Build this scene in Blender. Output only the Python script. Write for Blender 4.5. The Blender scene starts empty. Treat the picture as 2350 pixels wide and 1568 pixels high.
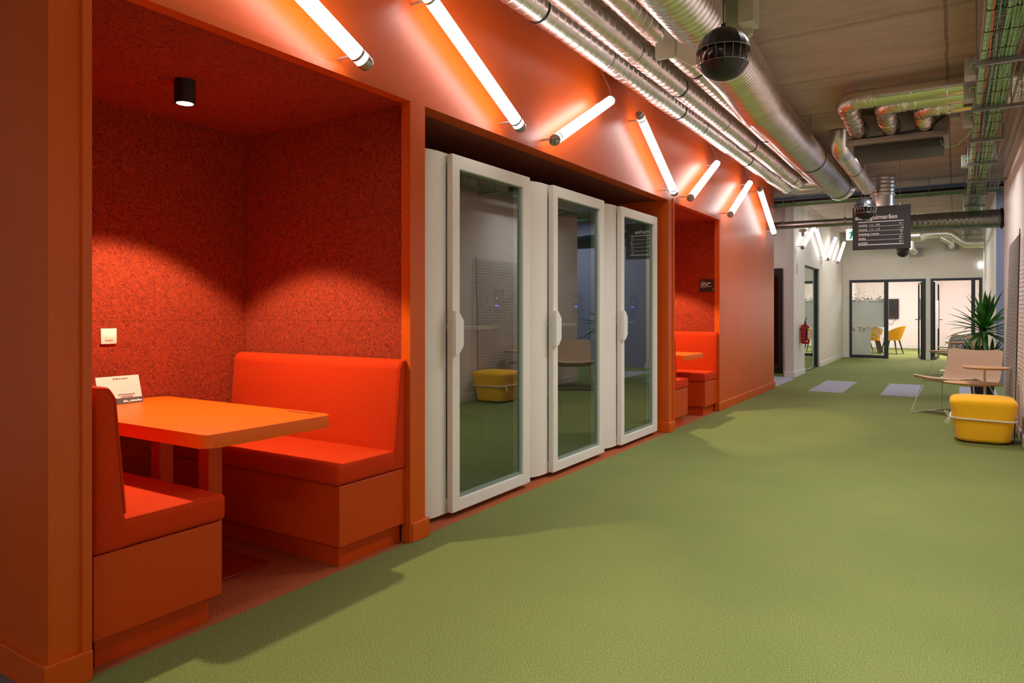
import bpy, bmesh, math, random
from mathutils import Vector, Matrix, Euler
random.seed(7)
PI = math.pi
S = bpy.context.scene
COL = S.collection

# ------------------------------------------------------------ camera, light, exposure
W_, H_ = 2350.0, 1568.0
FPX, U0, HOR, VX, CAMH = 1620.0, 1175.0, 713.0, 2193.0, 1.28
YAW = math.atan((VX - U0) / FPX)
cam = bpy.data.cameras.new('camera'); cam_o = bpy.data.objects.new('camera', cam); COL.objects.link(cam_o)
cam_o.location = (0, 0, CAMH); cam_o.rotation_euler = (PI / 2, 0, YAW)
cam.sensor_width = 36; cam.lens = 36 * FPX / W_
cam.shift_y = (HOR - H_ / 2) / W_
cam.clip_start = 0.05; cam.clip_end = 100
S.camera = cam_o
S.view_settings.view_transform = 'Standard'
S.view_settings.look = 'None'
S.view_settings.gamma = 1
S.view_settings.exposure = 0.2
S.cycles.max_bounces = 8
S.cycles.diffuse_bounces = 5
S.cycles.sample_clamp_indirect = 6
S.cycles.use_denoising = True
w = bpy.data.worlds.new('world'); S.world = w; w.use_nodes = True
w.node_tree.nodes['Background'].inputs[0].default_value = (0.75, 0.82, 1.0, 1)
w.node_tree.nodes['Background'].inputs[1].default_value = 0.6

def area(name, loc, sx, sy, power, col=(1, .93, .85), rot=(0, 0, 0)):
    l = bpy.data.lights.new(name, 'AREA'); l.shape = 'RECTANGLE'; l.size = sx; l.size_y = sy
    l.energy = power; l.color = col
    o = bpy.data.objects.new(name, l); COL.objects.link(o); o.location = loc; o.rotation_euler = rot
    return o
ZC = 3.36     # ceiling height
XL = -2.55    # face of the orange wall
XR = 0.55     # face of the right wall
# unseen fill lights added behind the camera and along the corridor
def lamp(x, y, sx, sy, p, col=(1, .96, .95), spread=180, z=None):
    o = area('fill_lamp', (x, y, (ZC - .04) if z is None else z), sx, sy, p, col); o.data.spread = math.radians(spread); return o
lamp(-1.0, -2.5, 2.0, .25, 60)
lamp(-.15, 1.9, .12, 3.6, 30, spread=74)
lamp(-.55, 5.4, .12, 2.4, 52, spread=125)
lamp(-.6, 9.3, .12, 1.2, 40, spread=150)
# more added lights: end meeting rooms, far corridor, open office, side passage
lamp(-1.3, 24.0, 1.6, 1.6, 175, (1, .92, .88), z=2.9)
lamp(0.1, 23.6, .9, 2.0, 135, (1, .91, .88), z=2.9)
lamp(-1.0, 18.6, 1.4, 1.4, 44, (1, .95, .9))
lamp(-0.9, 14.6, .8, .8, 24, (1, .95, .9))
lamp(2.2, 13.2, 1.6, 1.6, 90, (.86, .9, 1))
lamp(-4.0, 13.4, 1.0, .8, 22, (1, .93, .85))

# ------------------------------------------------------------ materials
MATS = {}
def mat(name, col, rough=.5, metal=0, var=0, vscale=20, bump=0, bscale=50, emit=0, ecol=None, spec=None, stretch=None, sheen=0, detail=3, dark=None):
    if name in MATS: return MATS[name]
    m = bpy.data.materials.new(name); m.use_nodes = True
    nt = m.node_tree; b = nt.nodes['Principled BSDF']
    b.inputs['Base Color'].default_value = (*col, 1); b.inputs['Roughness'].default_value = rough
    b.inputs['Metallic'].default_value = metal
    if spec is not None: b.inputs['Specular IOR Level'].default_value = spec
    if sheen: b.inputs['Sheen Weight'].default_value = sheen
    if emit:
        b.inputs['Emission Color'].default_value = (*(ecol or col), 1); b.inputs['Emission Strength'].default_value = emit
    tc = nt.nodes.new('ShaderNodeTexCoord'); mp = nt.nodes.new('ShaderNodeMapping')
    nt.links.new(tc.outputs['Object'], mp.inputs['Vector'])
    if stretch: mp.inputs['Scale'].default_value = stretch
    if var:
        n = nt.nodes.new('ShaderNodeTexNoise'); n.inputs['Scale'].default_value = vscale; n.inputs['Detail'].default_value = detail
        nt.links.new(mp.outputs[0], n.inputs['Vector'])
        r = nt.nodes.new('ShaderNodeValToRGB')
        d = dark if dark else tuple(c * (1 - var) for c in col)
        l = tuple(min(1, c * (1 + var)) for c in col)
        r.color_ramp.elements[0].position = .34; r.color_ramp.elements[1].position = .66
        r.color_ramp.elements[0].color = (*d, 1); r.color_ramp.elements[1].color = (*l, 1)
        nt.links.new(n.outputs[0], r.inputs[0]); nt.links.new(r.outputs[0], b.inputs['Base Color'])
    if bump:
        n2 = nt.nodes.new('ShaderNodeTexNoise'); n2.inputs['Scale'].default_value = bscale; n2.inputs['Detail'].default_value = 4
        nt.links.new(mp.outputs[0], n2.inputs['Vector'])
        bp = nt.nodes.new('ShaderNodeBump'); bp.inputs['Strength'].default_value = bump; bp.inputs['Distance'].default_value = .01
        nt.links.new(n2.outputs[0], bp.inputs['Height']); nt.links.new(bp.outputs[0], b.inputs['Normal'])
    MATS[name] = m; return m

M_ORANGE = mat('orange_paint', (.63, .090, .004), .36, var=.04, vscale=2, spec=.38)
M_LAMIN = mat('orange_laminate', (.57, .056, .002), .38, spec=.3)
M_TABLE = mat('orange_table_laminate', (.92, .125, .002), .42, spec=.35)
M_FABRIC = mat('orange_fabric', (.60, .036, .001), .92, var=.08, vscale=220, bump=.25, bscale=500, spec=.2)
M_DARKGAP = mat('dark_gap', (.02, .008, .006), .9)
M_CARPET_O = mat('orange_carpet', (.42, .10, .025), .98, var=.35, vscale=160, bump=.6, bscale=300)
M_CARPET_LG = mat('light_grey_carpet', (.36, .36, .42), .98, var=.12, vscale=120, bump=.5, bscale=260)
M_CARPET_DG = mat('grey_brown_carpet', (.17, .14, .14), .98, var=.2, vscale=150, bump=.5, bscale=260)
M_WHITEWALL = mat('white_wall_paint', (.76, .715, .66), .6, var=.015, vscale=3)
M_RIGHTWALL = mat('warm_white_wall_paint', (.82, .765, .73), .65, var=.02, vscale=2)
M_WHITE = mat('white_skirting', (.78, .75, .74), .45)
M_PINKWALL = mat('pale_rose_wall_paint', (.82, .75, .73), .6)
M_LAV = mat('lavender_wall_paint', (.30, .30, .42), .6)
M_PODW = mat('pod_white_lacquer', (.80, .77, .73), .36)
M_PODIN = mat('pod_grey_felt', (.16, .16, .165), .95, bump=.3, bscale=150)
M_PODFL = mat('pod_carpet', (.09, .095, .085), .95)
M_BLACK = mat('black_metal', (.012, .012, .014), .45)
M_FRAME = mat('dark_blue_grey_frame', (.028, .036, .048), .45)
M_STEEL = mat('galvanised_steel', (.90, .90, .90), .34, 1, var=.08, vscale=9, bump=.15, bscale=14)
M_FLEX = mat('flexible_aluminium', (.90, .88, .87), .30, 1, var=.06, vscale=8, bump=.3, bscale=30)
M_DSTEEL = mat('dark_galvanised_steel', (.36, .37, .37), .3, 1, var=.10, vscale=9)
M_FOIL = mat('crumpled_foil', (.80, .74, .68), .2, 1, bump=1.0, bscale=38)
M_FOILS = mat('smooth_foil', (.80, .76, .68), .16, 1, bump=.35, bscale=9)
M_WIRE = mat('zinc_wire', (.36, .345, .33), .45, .3)
M_STRUT = mat('zinc_strut', (.30, .31, .31), .4, .8)
M_BAND = mat('black_rubber_band', (.01, .01, .01), .6)
M_TUBE = mat('light_tube', (1, 1, 1), .4, emit=9, ecol=(1, .95, .92))
M_TUBEW = mat('light_tube_cool', (1, 1, 1), .4, emit=3.2, ecol=(1, .96, .93))
M_CAP = mat('clear_grey_cap', (.42, .38, .36), .12, .5)
M_SPHERE = mat('black_sphere_shell', (.014, .014, .016), .33)
M_SPHEREI = mat('black_sphere_inside', (.004, .004, .004), .15)
M_IVORY = mat('ivory_plate', (.50, .50, .38), .5)
M_CREAM = mat('switch_plastic', (.90, .82, .68), .35)
M_PAPER = mat('card_paper', (.70, .66, .62), .6)
M_GREYBAR = mat('card_grey_bar', (.09, .08, .08), .6)
M_SIGN = mat('sign_black', (.022, .02, .022), .5)
M_LETTER = mat('sign_lettering_white', (.85, .83, .82), .5)
M_LETTERD = mat('small_lettering_brown', (.22, .14, .12), .6)
M_ENGR = mat('table_lettering', (.30, .03, .01), .6)
M_CABG = mat('green_cable', (.16, .42, .12), .5)
M_CABGL = mat('pale_green_cable', (.34, .60, .27), .5)
M_CABO = mat('orange_cable', (.72, .16, .04), .5)
M_CABB = mat('blue_cable', (.11, .24, .60), .5)
M_CABK = mat('black_cable', (.012, .012, .014), .6)
M_CABD = mat('dark_green_cable', (.03, .12, .08), .5)
M_CABW = mat('grey_cable', (.5, .52, .56), .5)
M_YEL = mat('yellow_fabric', (.95, .50, .0), .9, bump=.15, bscale=400, sheen=.15)
M_YELC = mat('yellow_chair_fabric', (.72, .36, .01), .8)
M_ROPE = mat('white_rope', (.78, .75, .70), .7, bump=.4, bscale=200)
M_BEIGE = mat('beige_fabric', (.52, .37, .255), .9, bump=.15, bscale=350, sheen=.1)
M_BEIGE2 = mat('pale_beige_fabric', (.56, .46, .31), .9, bump=.15, bscale=350)
M_WROD = mat('cream_steel_rod', (.74, .73, .64), .4)
M_OAK = mat('oak_veneer', (.58, .32, .15), .45, var=.1, vscale=30, stretch=(1, 8, 1))
M_OAK2 = mat('pale_oak', (.55, .50, .34), .5)
M_LEAF = mat('yucca_leaf', (.075, .26, .035), .4, var=.45, vscale=5)
M_TRUNK = mat('yucca_bark', (.14, .075, .04), .9, var=.4, vscale=40, bump=.8, bscale=60)
M_POT = mat('black_pot', (.012, .012, .013), .5)
M_RED = mat('extinguisher_red', (.50, .004, .006), .3)
M_LBL = mat('extinguisher_label', (.72, .5, .5), .5)
M_LBLY = mat('extinguisher_yellow_label', (.75, .48, .06), .5)
M_TV = mat('tv_screen', (.012, .011, .013), .25)
M_DKWOOD = mat('dark_chair_leg', (.035, .022, .018), .5)
M_EXITW = mat('exit_sign_white', (.9, .95, .92), .4, emit=1.6, ecol=(.85, 1, .92))
M_EXITG = mat('exit_sign_green', (.01, .30, .14), .5, emit=.25, ecol=(.02, .5, .25))
M_BLUELED = mat('blue_led', (.02, .02, 1), .4, emit=5, ecol=(.05, .08, 1))
M_UNIT = mat('foil_faced_insulation', (.36, .32, .29), .42, .8, bump=1.0, bscale=90)
M_UNITD = mat('dark_grey_unit', (.05, .045, .042), .55)
M_GREYBOX = mat('grey_plastic_box', (.42, .40, .38), .5)
M_LAMPGL = mat('warm_lamp', (1, 1, 1), .4, emit=14, ecol=(1, .85, .6))

def glass_mat(name, tint, refl, frost=None):
    m = bpy.data.materials.new(name); m.use_nodes = True; nt = m.node_tree; nt.nodes.clear()
    out = nt.nodes.new('ShaderNodeOutputMaterial'); mx = nt.nodes.new('ShaderNodeMixShader')
    tr = nt.nodes.new('ShaderNodeBsdfTransparent'); tr.inputs[0].default_value = (*tint, 1)
    gl = nt.nodes.new('ShaderNodeBsdfGlossy'); gl.inputs['Roughness'].default_value = .0
    gl.inputs['Color'].default_value = (.92, 1.0, .95, 1)
    fr = nt.nodes.new('ShaderNodeFresnel'); fr.inputs[0].default_value = 1.5
    mt = nt.nodes.new('ShaderNodeMath'); mt.operation = 'MULTIPLY_ADD'; mt.use_clamp = True
    mt.inputs[1].default_value = 1 - refl; mt.inputs[2].default_value = refl
    ge = nt.nodes.new('ShaderNodeNewGeometry'); iv = nt.nodes.new('ShaderNodeMath'); iv.operation = 'SUBTRACT'; iv.inputs[0].default_value = 1
    nt.links.new(ge.outputs['Backfacing'], iv.inputs[1]); ml = nt.nodes.new('ShaderNodeMath'); ml.operation = 'MULTIPLY'
    nt.links.new(fr.outputs[0], mt.inputs[0]); nt.links.new(mt.outputs[0], ml.inputs[0]); nt.links.new(iv.outputs[0], ml.inputs[1]); nt.links.new(ml.outputs[0], mx.inputs[0])
    nt.links.new(tr.outputs[0], mx.inputs[1]); nt.links.new(gl.outputs[0], mx.inputs[2])
    nt.links.new(mx.outputs[0], out.inputs[0]); return m
M_PODGL = glass_mat('pod_door_glass', (.74, .82, .78), .22)
M_GLASS = glass_mat('clear_glass', (.93, .96, .95), .04)
M_MIRGL = glass_mat('dark_room_glass', (.35, .38, .37), .72)
M_FROST = mat('frosted_film', (.62, .66, .64), .35)
M_FROST.node_tree.nodes['Principled BSDF'].inputs['Alpha'].default_value = .78
M_DOT = mat('frosted_dots', (.80, .80, .78), .5)
M_DOT.node_tree.nodes['Principled BSDF'].inputs['Alpha'].default_value = .9

def carpet_green():
    m = mat('green_carpet', (.2, .22, .06), .98)
    nt = m.node_tree; b = nt.nodes['Principled BSDF']; tc = nt.nodes.new('ShaderNodeTexCoord')
    n1 = nt.nodes.new('ShaderNodeTexNoise'); n1.inputs['Scale'].default_value = 185; n1.inputs['Detail'].default_value = 5; n1.inputs['Roughness'].default_value = .75
    n2 = nt.nodes.new('ShaderNodeTexNoise'); n2.inputs['Scale'].default_value = 1.3; n2.inputs['Detail'].default_value = 2
    nt.links.new(tc.outputs['Object'], n1.inputs[0]); nt.links.new(tc.outputs['Object'], n2.inputs[0])
    r = nt.nodes.new('ShaderNodeValToRGB')
    e = r.color_ramp.elements
    e[0].position = .33; e[0].color = (.045, .072, .012, 1); e[1].position = .67; e[1].color = (.33, .355, .105, 1)
    k = e.new(.5); k.color = (.162, .198, .046, 1)
    nt.links.new(n1.outputs[0], r.inputs[0])
    mx = nt.nodes.new('ShaderNodeMixRGB'); mx.blend_type = 'MULTIPLY'; mx.inputs[0].default_value = 1
    r2 = nt.nodes.new('ShaderNodeValToRGB'); r2.color_ramp.elements[0].position = .35; r2.color_ramp.elements[1].position = .65
    r2.color_ramp.elements[0].color = (.9, .93, .9, 1); r2.color_ramp.elements[1].color = (1, 1, 1, 1)
    nt.links.new(n2.outputs[0], r2.inputs[0]); nt.links.new(r.outputs[0], mx.inputs[1]); nt.links.new(r2.outputs[0], mx.inputs[2])
    nt.links.new(mx.outputs[0], b.inputs['Base Color'])
    bp = nt.nodes.new('ShaderNodeBump'); bp.inputs['Strength'].default_value = .5; bp.inputs['Distance'].default_value = .005
    nt.links.new(n1.outputs[0], bp.inputs['Height']); nt.links.new(bp.outputs[0], b.inputs['Normal'])
    return m
M_CARPET_G = carpet_green()

def felt_panel():
    m = mat('red_orange_wood_wool', (.55, .06, .01), .95)
    nt = m.node_tree; b = nt.nodes['Principled BSDF']; tc = nt.nodes.new('ShaderNodeTexCoord')
    v = nt.nodes.new('ShaderNodeTexNoise'); v.inputs['Scale'].default_value = 62; v.inputs['Detail'].default_value = 6; v.inputs['Roughness'].default_value = .7
    v.inputs['Distortion'].default_value = 1.6
    nt.links.new(tc.outputs['Object'], v.inputs[0])
    r = nt.nodes.new('ShaderNodeValToRGB'); e = r.color_ramp.elements
    e[0].position = .36; e[0].color = (.14, .006, .0005, 1); e[1].position = .56; e[1].color = (.52, .046, .0015, 1)
    nt.links.new(v.outputs[0], r.inputs[0]); nt.links.new(r.outputs[0], b.inputs['Base Color'])
    bp = nt.nodes.new('ShaderNodeBump'); bp.inputs['Strength'].default_value = .9; bp.inputs['Distance'].default_value = .012
    nt.links.new(v.outputs[0], bp.inputs['Height']); nt.links.new(bp.outputs[0], b.inputs['Normal'])
    return m
M_PANEL = felt_panel()

def concrete():
    m = mat('board_marked_concrete', (.3, .26, .2), .8)
    nt = m.node_tree; b = nt.nodes['Principled BSDF']; tc = nt.nodes.new('ShaderNodeTexCoord')
    sep = nt.nodes.new('ShaderNodeSeparateXYZ'); nt.links.new(tc.outputs['Object'], sep.inputs[0])
    def M(op, a, b_=None, c=None):
        n = nt.nodes.new('ShaderNodeMath'); n.operation = op
        for i, x in enumerate((a, b_, c)):
            if x is None: continue
            if isinstance(x, (int, float)): n.inputs[i].default_value = x
            else: nt.links.new(x, n.inputs[i])
        return n.outputs[0]
    def line(coord, off, per, wd):
        t = M('ADD', coord, -off + 100 * per); t = M('MODULO', t, per); t = M('SUBTRACT', t, per / 2); t = M('ABSOLUTE', t)
        return M('GREATER_THAN', t, per / 2 - wd)
    wob = nt.nodes.new('ShaderNodeTexNoise'); wob.inputs['Scale'].default_value = 3; nt.links.new(tc.outputs['Object'], wob.inputs[0])
    yy = M('ADD', sep.outputs[1], M('MULTIPLY', wob.outputs[0], .03)); xx = M('ADD', sep.outputs[0], M('MULTIPLY', wob.outputs[0], .02))
    ln = M('MAXIMUM', line(yy, 5.66, 1.19, .007), line(xx, -.05, 2.44, .012))
    # broad dark strip along one side of each joint
    t = M('ADD', yy, -5.66 + 119); t = M('MODULO', t, 1.19); strip = M('LESS_THAN', t, .07)
    mp = nt.nodes.new('ShaderNodeMapping'); mp.inputs['Scale'].default_value = (.7, 2.2, 1); nt.links.new(tc.outputs['Object'], mp.inputs[0])
    n = nt.nodes.new('ShaderNodeTexNoise'); n.inputs['Scale'].default_value = 2.2; n.inputs['Detail'].default_value = 8; n.inputs['Roughness'].default_value = .65
    nt.links.new(mp.outputs[0], n.inputs[0])
    r = nt.nodes.new('ShaderNodeValToRGB'); e = r.color_ramp.elements
    e[0].position = .3; e[0].color = (.40, .30, .24, 1); e[1].position = .7; e[1].color = (.57, .44, .37, 1)
    nt.links.new(n.outputs[0], r.inputs[0])
    mx0 = nt.nodes.new('ShaderNodeMixRGB'); nt.links.new(M('MULTIPLY', strip, .35), mx0.inputs[0]); nt.links.new(r.outputs[0], mx0.inputs[1]); mx0.inputs[2].default_value = (.31, .235, .185, 1)
    mx = nt.nodes.new('ShaderNodeMixRGB'); nt.links.new(M('MULTIPLY', ln, .5), mx.inputs[0]); nt.links.new(mx0.outputs[0], mx.inputs[1]); mx.inputs[2].default_value = (.05, .04, .03, 1)
    nt.links.new(mx.outputs[0], b.inputs['Base Color'])
    bp = nt.nodes.new('ShaderNodeBump'); bp.inputs['Strength'].default_value = .3; nt.links.new(n.outputs[0], bp.inputs['Height']); nt.links.new(bp.outputs[0], b.inputs['Normal'])
    return m
M_CONC = concrete()

def pattern_mat():
    m = mat('black_white_pattern', (.8, .8, .8), .9); nt = m.node_tree; b = nt.nodes['Principled BSDF']; tc = nt.nodes.new('ShaderNodeTexCoord')
    n = nt.nodes.new('ShaderNodeTexNoise'); n.inputs['Scale'].default_value = 22; n.inputs['Distortion'].default_value = 2.5; n.inputs['Detail'].default_value = 0
    nt.links.new(tc.outputs['Object'], n.inputs[0])
    r = nt.nodes.new('ShaderNodeValToRGB'); r.color_ramp.interpolation = 'CONSTANT'; e = r.color_ramp.elements
    e[0].position = 0; e[0].color = (.01, .01, .015, 1); e[1].position = .47; e[1].color = (.82, .80, .80, 1)
    k = e.new(.58); k.color = (.01, .01, .015, 1)
    nt.links.new(n.outputs[0], r.inputs[0]); nt.links.new(r.outputs[0], b.inputs['Base Color']); return m
M_PATTERN = pattern_mat()

# ------------------------------------------------------------ mesh helpers
def B(): return bmesh.new()
def box(bm, x0, x1, y0, y1, z0, z1, mi=0):
    vs = [bm.verts.new(v) for v in ((x0, y0, z0), (x1, y0, z0), (x1, y1, z0), (x0, y1, z0), (x0, y0, z1), (x1, y0, z1), (x1, y1, z1), (x0, y1, z1))]
    fs = [(3, 2, 1, 0), (4, 5, 6, 7), (0, 1, 5, 4), (1, 2, 6, 5), (2, 3, 7, 6), (3, 0, 4, 7)]
    out = [bm.faces.new([vs[i] for i in f]) for f in fs]
    for f in out: f.material_index = mi
    return vs
def rbox(bm, x0, x1, y0, y1, z0, z1, r=.02, seg=3):
    vs = box(bm, x0, x1, y0, y1, z0, z1)
    es = list({e for v in vs for e in v.link_edges})
    bmesh.ops.bevel(bm, geom=es, offset=r, segments=seg, profile=.5, affect='EDGES')
def prism(bm, poly, z0, z1, axis='z'):
    def P(a, b, c):
        return {'z': (a, b, c), 'x': (c, a, b), 'y': (a, c, b)}[axis]
    lo = [bm.verts.new(P(a, b, z0)) for a, b in poly]; hi = [bm.verts.new(P(a, b, z1)) for a, b in poly]
    n = len(poly); bm.faces.new(lo[::-1]); bm.faces.new(hi)
    for i in range(n): bm.faces.new((lo[i], lo[(i + 1) % n], hi[(i + 1) % n], hi[i]))
def frame_of(d):
    d = Vector(d).normalized(); a = Vector((0, 0, 1)) if abs(d.z) < .9 else Vector((1, 0, 0))
    u = d.cross(a).normalized(); return u, u.cross(d).normalized() * -1
def tube(bm, pts, r, n=8, caps=True, radii=None, closed=False):
    pts = [Vector(p) for p in pts]; rings = []; N = len(pts)
    u = None
    for i, p in enumerate(pts):
        if closed: d = (pts[(i + 1) % N] - pts[i - 1]).normalized()
        else: d = ((pts[min(i + 1, N - 1)] - pts[i]).normalized() + (pts[i] - pts[max(i - 1, 0)]).normalized()).normalized()
        if u is None: u, v = frame_of(d)
        else:
            u = (u - d * u.dot(d)).normalized(); v = d.cross(u)
        rr = radii[i] if radii else r
        v = d.cross(u)
        rings.append([bm.verts.new(p + (u * math.cos(2 * PI * k / n) + v * math.sin(2 * PI * k / n)) * rr) for k in range(n)])
    for i in range(N - (0 if closed else 1)):
        a, b = rings[i], rings[(i + 1) % N]
        for k in range(n): bm.faces.new((a[k], a[(k + 1) % n], b[(k + 1) % n], b[k]))
    if caps and not closed: bm.faces.new(rings[0][::-1]); bm.faces.new(rings[-1])
def cyl(bm, p0, p1, r, n=16, r1=None): tube(bm, [p0, p1], r, n, radii=[r, r if r1 is None else r1])
def duct(bm, p0, p1, R, pitch=.1, ridge=.004, n=32, prof=None):
    """spiral-seam duct: one continuous helicoidal tube"""
    p0, p1 = Vector(p0), Vector(p1); L = (p1 - p0).length; d = (p1 - p0) / L; u, v = frame_of(d)
    prof = prof or [(0, 0), (.86, 0), (.90, 1), (.96, 1)]
    T = int(L / pitch); m = len(prof); rings = []
    for i in range(T):
        for (t, h) in prof:
            rings.append([bm.verts.new(p0 + d * min(L, (i + t + k / n) * pitch) + (u * math.cos(2 * PI * k / n) + v * math.sin(2 * PI * k / n)) * (R + h * ridge)) for k in range(n)])
    for i in range(len(rings) - 1):
        a, b = rings[i], rings[i + 1]
        for k in range(n - 1): bm.faces.new((a[k], a[k + 1], b[k + 1], b[k]))
        if i + m + 1 < len(rings):
            a2, b2 = rings[i + m], rings[i + m + 1]
            bm.faces.new((a[n - 1], a2[0], b2[0], b[n - 1]))
def ribbed(bm, pts, R, pitch=.035, amp=.01, n=32):
    """flexible ribbed duct along a polyline"""
    pts = [Vector(p) for p in pts]; out = []; rad = []
    for i in range(len(pts) - 1):
        L = (pts[i + 1] - pts[i]).length; k = max(1, int(round(L / (pitch / 4))))
        for j in range(k): out.append(pts[i].lerp(pts[i + 1], j / k))
    out.append(pts[-1])
    rad = [R + amp * (.5 - .5 * math.cos(i * PI / 2)) for i in range(len(out))]
    tube(bm, out, R, n, radii=rad)
def arc(c, a, b, r, t0, t1, k=10):
    c, a, b = Vector(c), Vector(a), Vector(b)
    return [c + a * r * math.cos(t0 + (t1 - t0) * i / k) + b * r * math.sin(t0 + (t1 - t0) * i / k) for i in range(k + 1)]
def lathe(bm, c, prof, n=24):
    rings = [[bm.verts.new((c[0] + r * math.cos(2 * PI * k / n), c[1] + r * math.sin(2 * PI * k / n), c[2] + z)) for k in range(n)] for r, z in prof]
    for a, b in zip(rings, rings[1:]):
        for k in range(n): bm.faces.new((a[k], a[(k + 1) % n], b[(k + 1) % n], b[k]))
    bm.faces.new(rings[0][::-1]); bm.faces.new(rings[-1])
def ring(bm, c, d, R, wd=.012, th=.006, n=32):
    c = Vector(c); d = Vector(d).normalized()
    tube(bm, [c - d * wd / 2, c + d * wd / 2], R + th, n)

ORG = {}
def to_obj(name, bm, m, org, sharp=35, smooth=True):
    bmesh.ops.recalc_face_normals(bm, faces=bm.faces)
    bmesh.ops.translate(bm, verts=bm.verts, vec=-Vector(org))
    me = bpy.data.meshes.new(name); bm.to_mesh(me); bm.free()
    for mm in (m if isinstance(m, (list, tuple)) else [m]): me.materials.append(mm)
    if smooth:
        me.polygons.foreach_set('use_smooth', [True] * len(me.polygons)); me.set_sharp_from_angle(angle=math.radians(sharp))
    o = bpy.data.objects.new(name, me); COL.objects.link(o); return o
def struct(name, bm, m, org=(0, 0, 0), **k):
    o = to_obj(name, bm, m, org, **k); o['kind'] = 'structure'; ORG[o.name] = Vector(org); return o
def spart(name, bm, m, parent, **k):
    o = to_obj(name, bm, m, ORG[parent.name], **k); o.parent = parent; ORG[o.name] = ORG[parent.name]; return o
part = spart
def solo(name, label, cat, bm, m, org, group=None, **k):
    o = to_obj(name, bm, m, org, **k); o.location = org; o['label'] = label; o['category'] = cat
    if group: o['group'] = group
    ORG[o.name] = Vector(org); return o
def thing(name, label, cat, org, group=None):
    o = bpy.data.objects.new(name, None); COL.objects.link(o); o.location = org; o.empty_display_size = .1
    o['label'] = label; o['category'] = cat
    if group: o['group'] = group
    ORG[o.name] = Vector(org); return o
def tree_copy(o, loc, label=None, rotz=None, group=None, parent=None):
    c = o.copy(); COL.objects.link(c)
    if parent is None:
        c.location = loc
        if rotz is not None: c.rotation_euler = (0, 0, rotz)
        if label: c['label'] = label
        if group: c['group'] = group
    else: c.parent = parent
    for ch in list(o.children): tree_copy(ch, None, parent=c)
    return c
def text_bm(s, size, bold=0, align='LEFT', depth=.0008, space=1.0):
    cu = bpy.data.curves.new('t', 'FONT'); cu.body = s; cu.size = size; cu.offset = bold; cu.align_x = align; cu.extrude = depth; cu.space_character = space
    cu.resolution_u = 2
    o = bpy.data.objects.new('t', cu); COL.objects.link(o)
    dg = bpy.context.evaluated_depsgraph_get(); me = bpy.data.meshes.new_from_object(o.evaluated_get(dg))
    bm = B(); bm.from_mesh(me); bpy.data.objects.remove(o); bpy.data.curves.remove(cu); bpy.data.meshes.remove(me); return bm
def text(name, s, size, loc, rot, m, parent, bold=0, align='LEFT', space=1.0):
    bm = text_bm(s, size, bold, align, space=space)
    bmesh.ops.transform(bm, matrix=Matrix.Translation(loc) @ Euler(rot).to_matrix().to_4x4(), verts=bm.verts)
    return part(name, bm, m, parent, smooth=False)

# ------------------------------------------------------------ the setting
bm = B(); box(bm, -2.56, 3.6, -6, 21.25, -.1, 0); box(bm, -2.62, -2.56, 11.6, 21.25, -.1, 0); box(bm, -3.0, .75, 21.25, 28, -.1, 0)
struct('floor', bm, M_CARPET_G)
bm = B(); box(bm, -4.6, -2.56, 1.15, 12.22, -.1, -.001); struct('floor_orange', bm, M_CARPET_O)
bm = B(); box(bm, -6.0, -2.56, -6, 1.15, -.1, -.001); struct('floor_grey', bm, M_CARPET_DG)
bm = B(); box(bm, -6.0, -2.63, 12.22, 14.4, -.1, -.0005); box(bm, -2.63, -2.56, 12.22, 14.1, -.05, .002); struct('floor_side_passage', bm, M_CARPET_LG)
bm = B(); box(bm, -6.0, -2.64, 14.4, 21.25, -.1, -.001); struct('floor_side_room', bm, M_CARPET_G)
for i, (a, b) in enumerate(((-1.99, -1.49), (-.97, -.465), (.05, .545))):
    bm = B(); box(bm, a, b, 12.0, 14.0, -.01, .003)
    o = solo('carpet_tile', ['light grey carpet strip in the green floor nearest the orange wall', 'light grey carpet strip in the middle of the green corridor floor', 'light grey carpet strip partly hidden behind the armchair and pot'][i], 'carpet tile', bm, M_CARPET_LG, ((a + b) / 2, 13, 0))
bm = B(); box(bm, -6, 3.6, -6, 21.4, ZC, ZC + .2); struct('ceiling', bm, M_CONC)
bm = B(); box(bm, -3.0, .75, 21.42, 28, 2.95, 3.05); struct('ceiling_meeting_rooms', bm, M_WHITEWALL)

# orange wall: pillars, fascia, end wall
bm = B()
T = .12
box(bm, XL - T, XL, 1.165, 1.29, 0, 2.44)
box(bm, XL - T, XL, 1.165, 12.22, 2.44, ZC)
box(bm, XL - T, XL, 3.036, 3.13, 0, 2.44)
box(bm, XL - T, XL, 7.142, 7.29, 0, 2.44)
box(bm, XL - T, XL, 9.036, 12.22, 0, 2.44)
struct('wall_left', bm, M_ORANGE)
bm = B(); box(bm, -4.6, XL - T, 1.165, 1.275, 0, ZC); struct('wall_pillar_side', bm, M_ORANGE)
bm = B(); box(bm, -4.6, XL - T, 12.10, 12.22, 0, ZC); struct('wall_left_end', bm, M_ORANGE)
# casing strips on the booth openings
for k, y in enumerate((0, 6.0)):
    bm = B()
    box(bm, XL - .13, XL + .012, 1.268 + y, 1.299 + y, .106, 2.431)
    box(bm, XL - .052, XL + .012, 2.988 + y, 3.05 + y, 0, 2.431)
    box(bm, XL - .056, XL + .012, 1.268 + y, 3.05 + y, 2.432, 2.475)
    struct('trim_%d' % (k + 1), bm, M_ORANGE)
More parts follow.
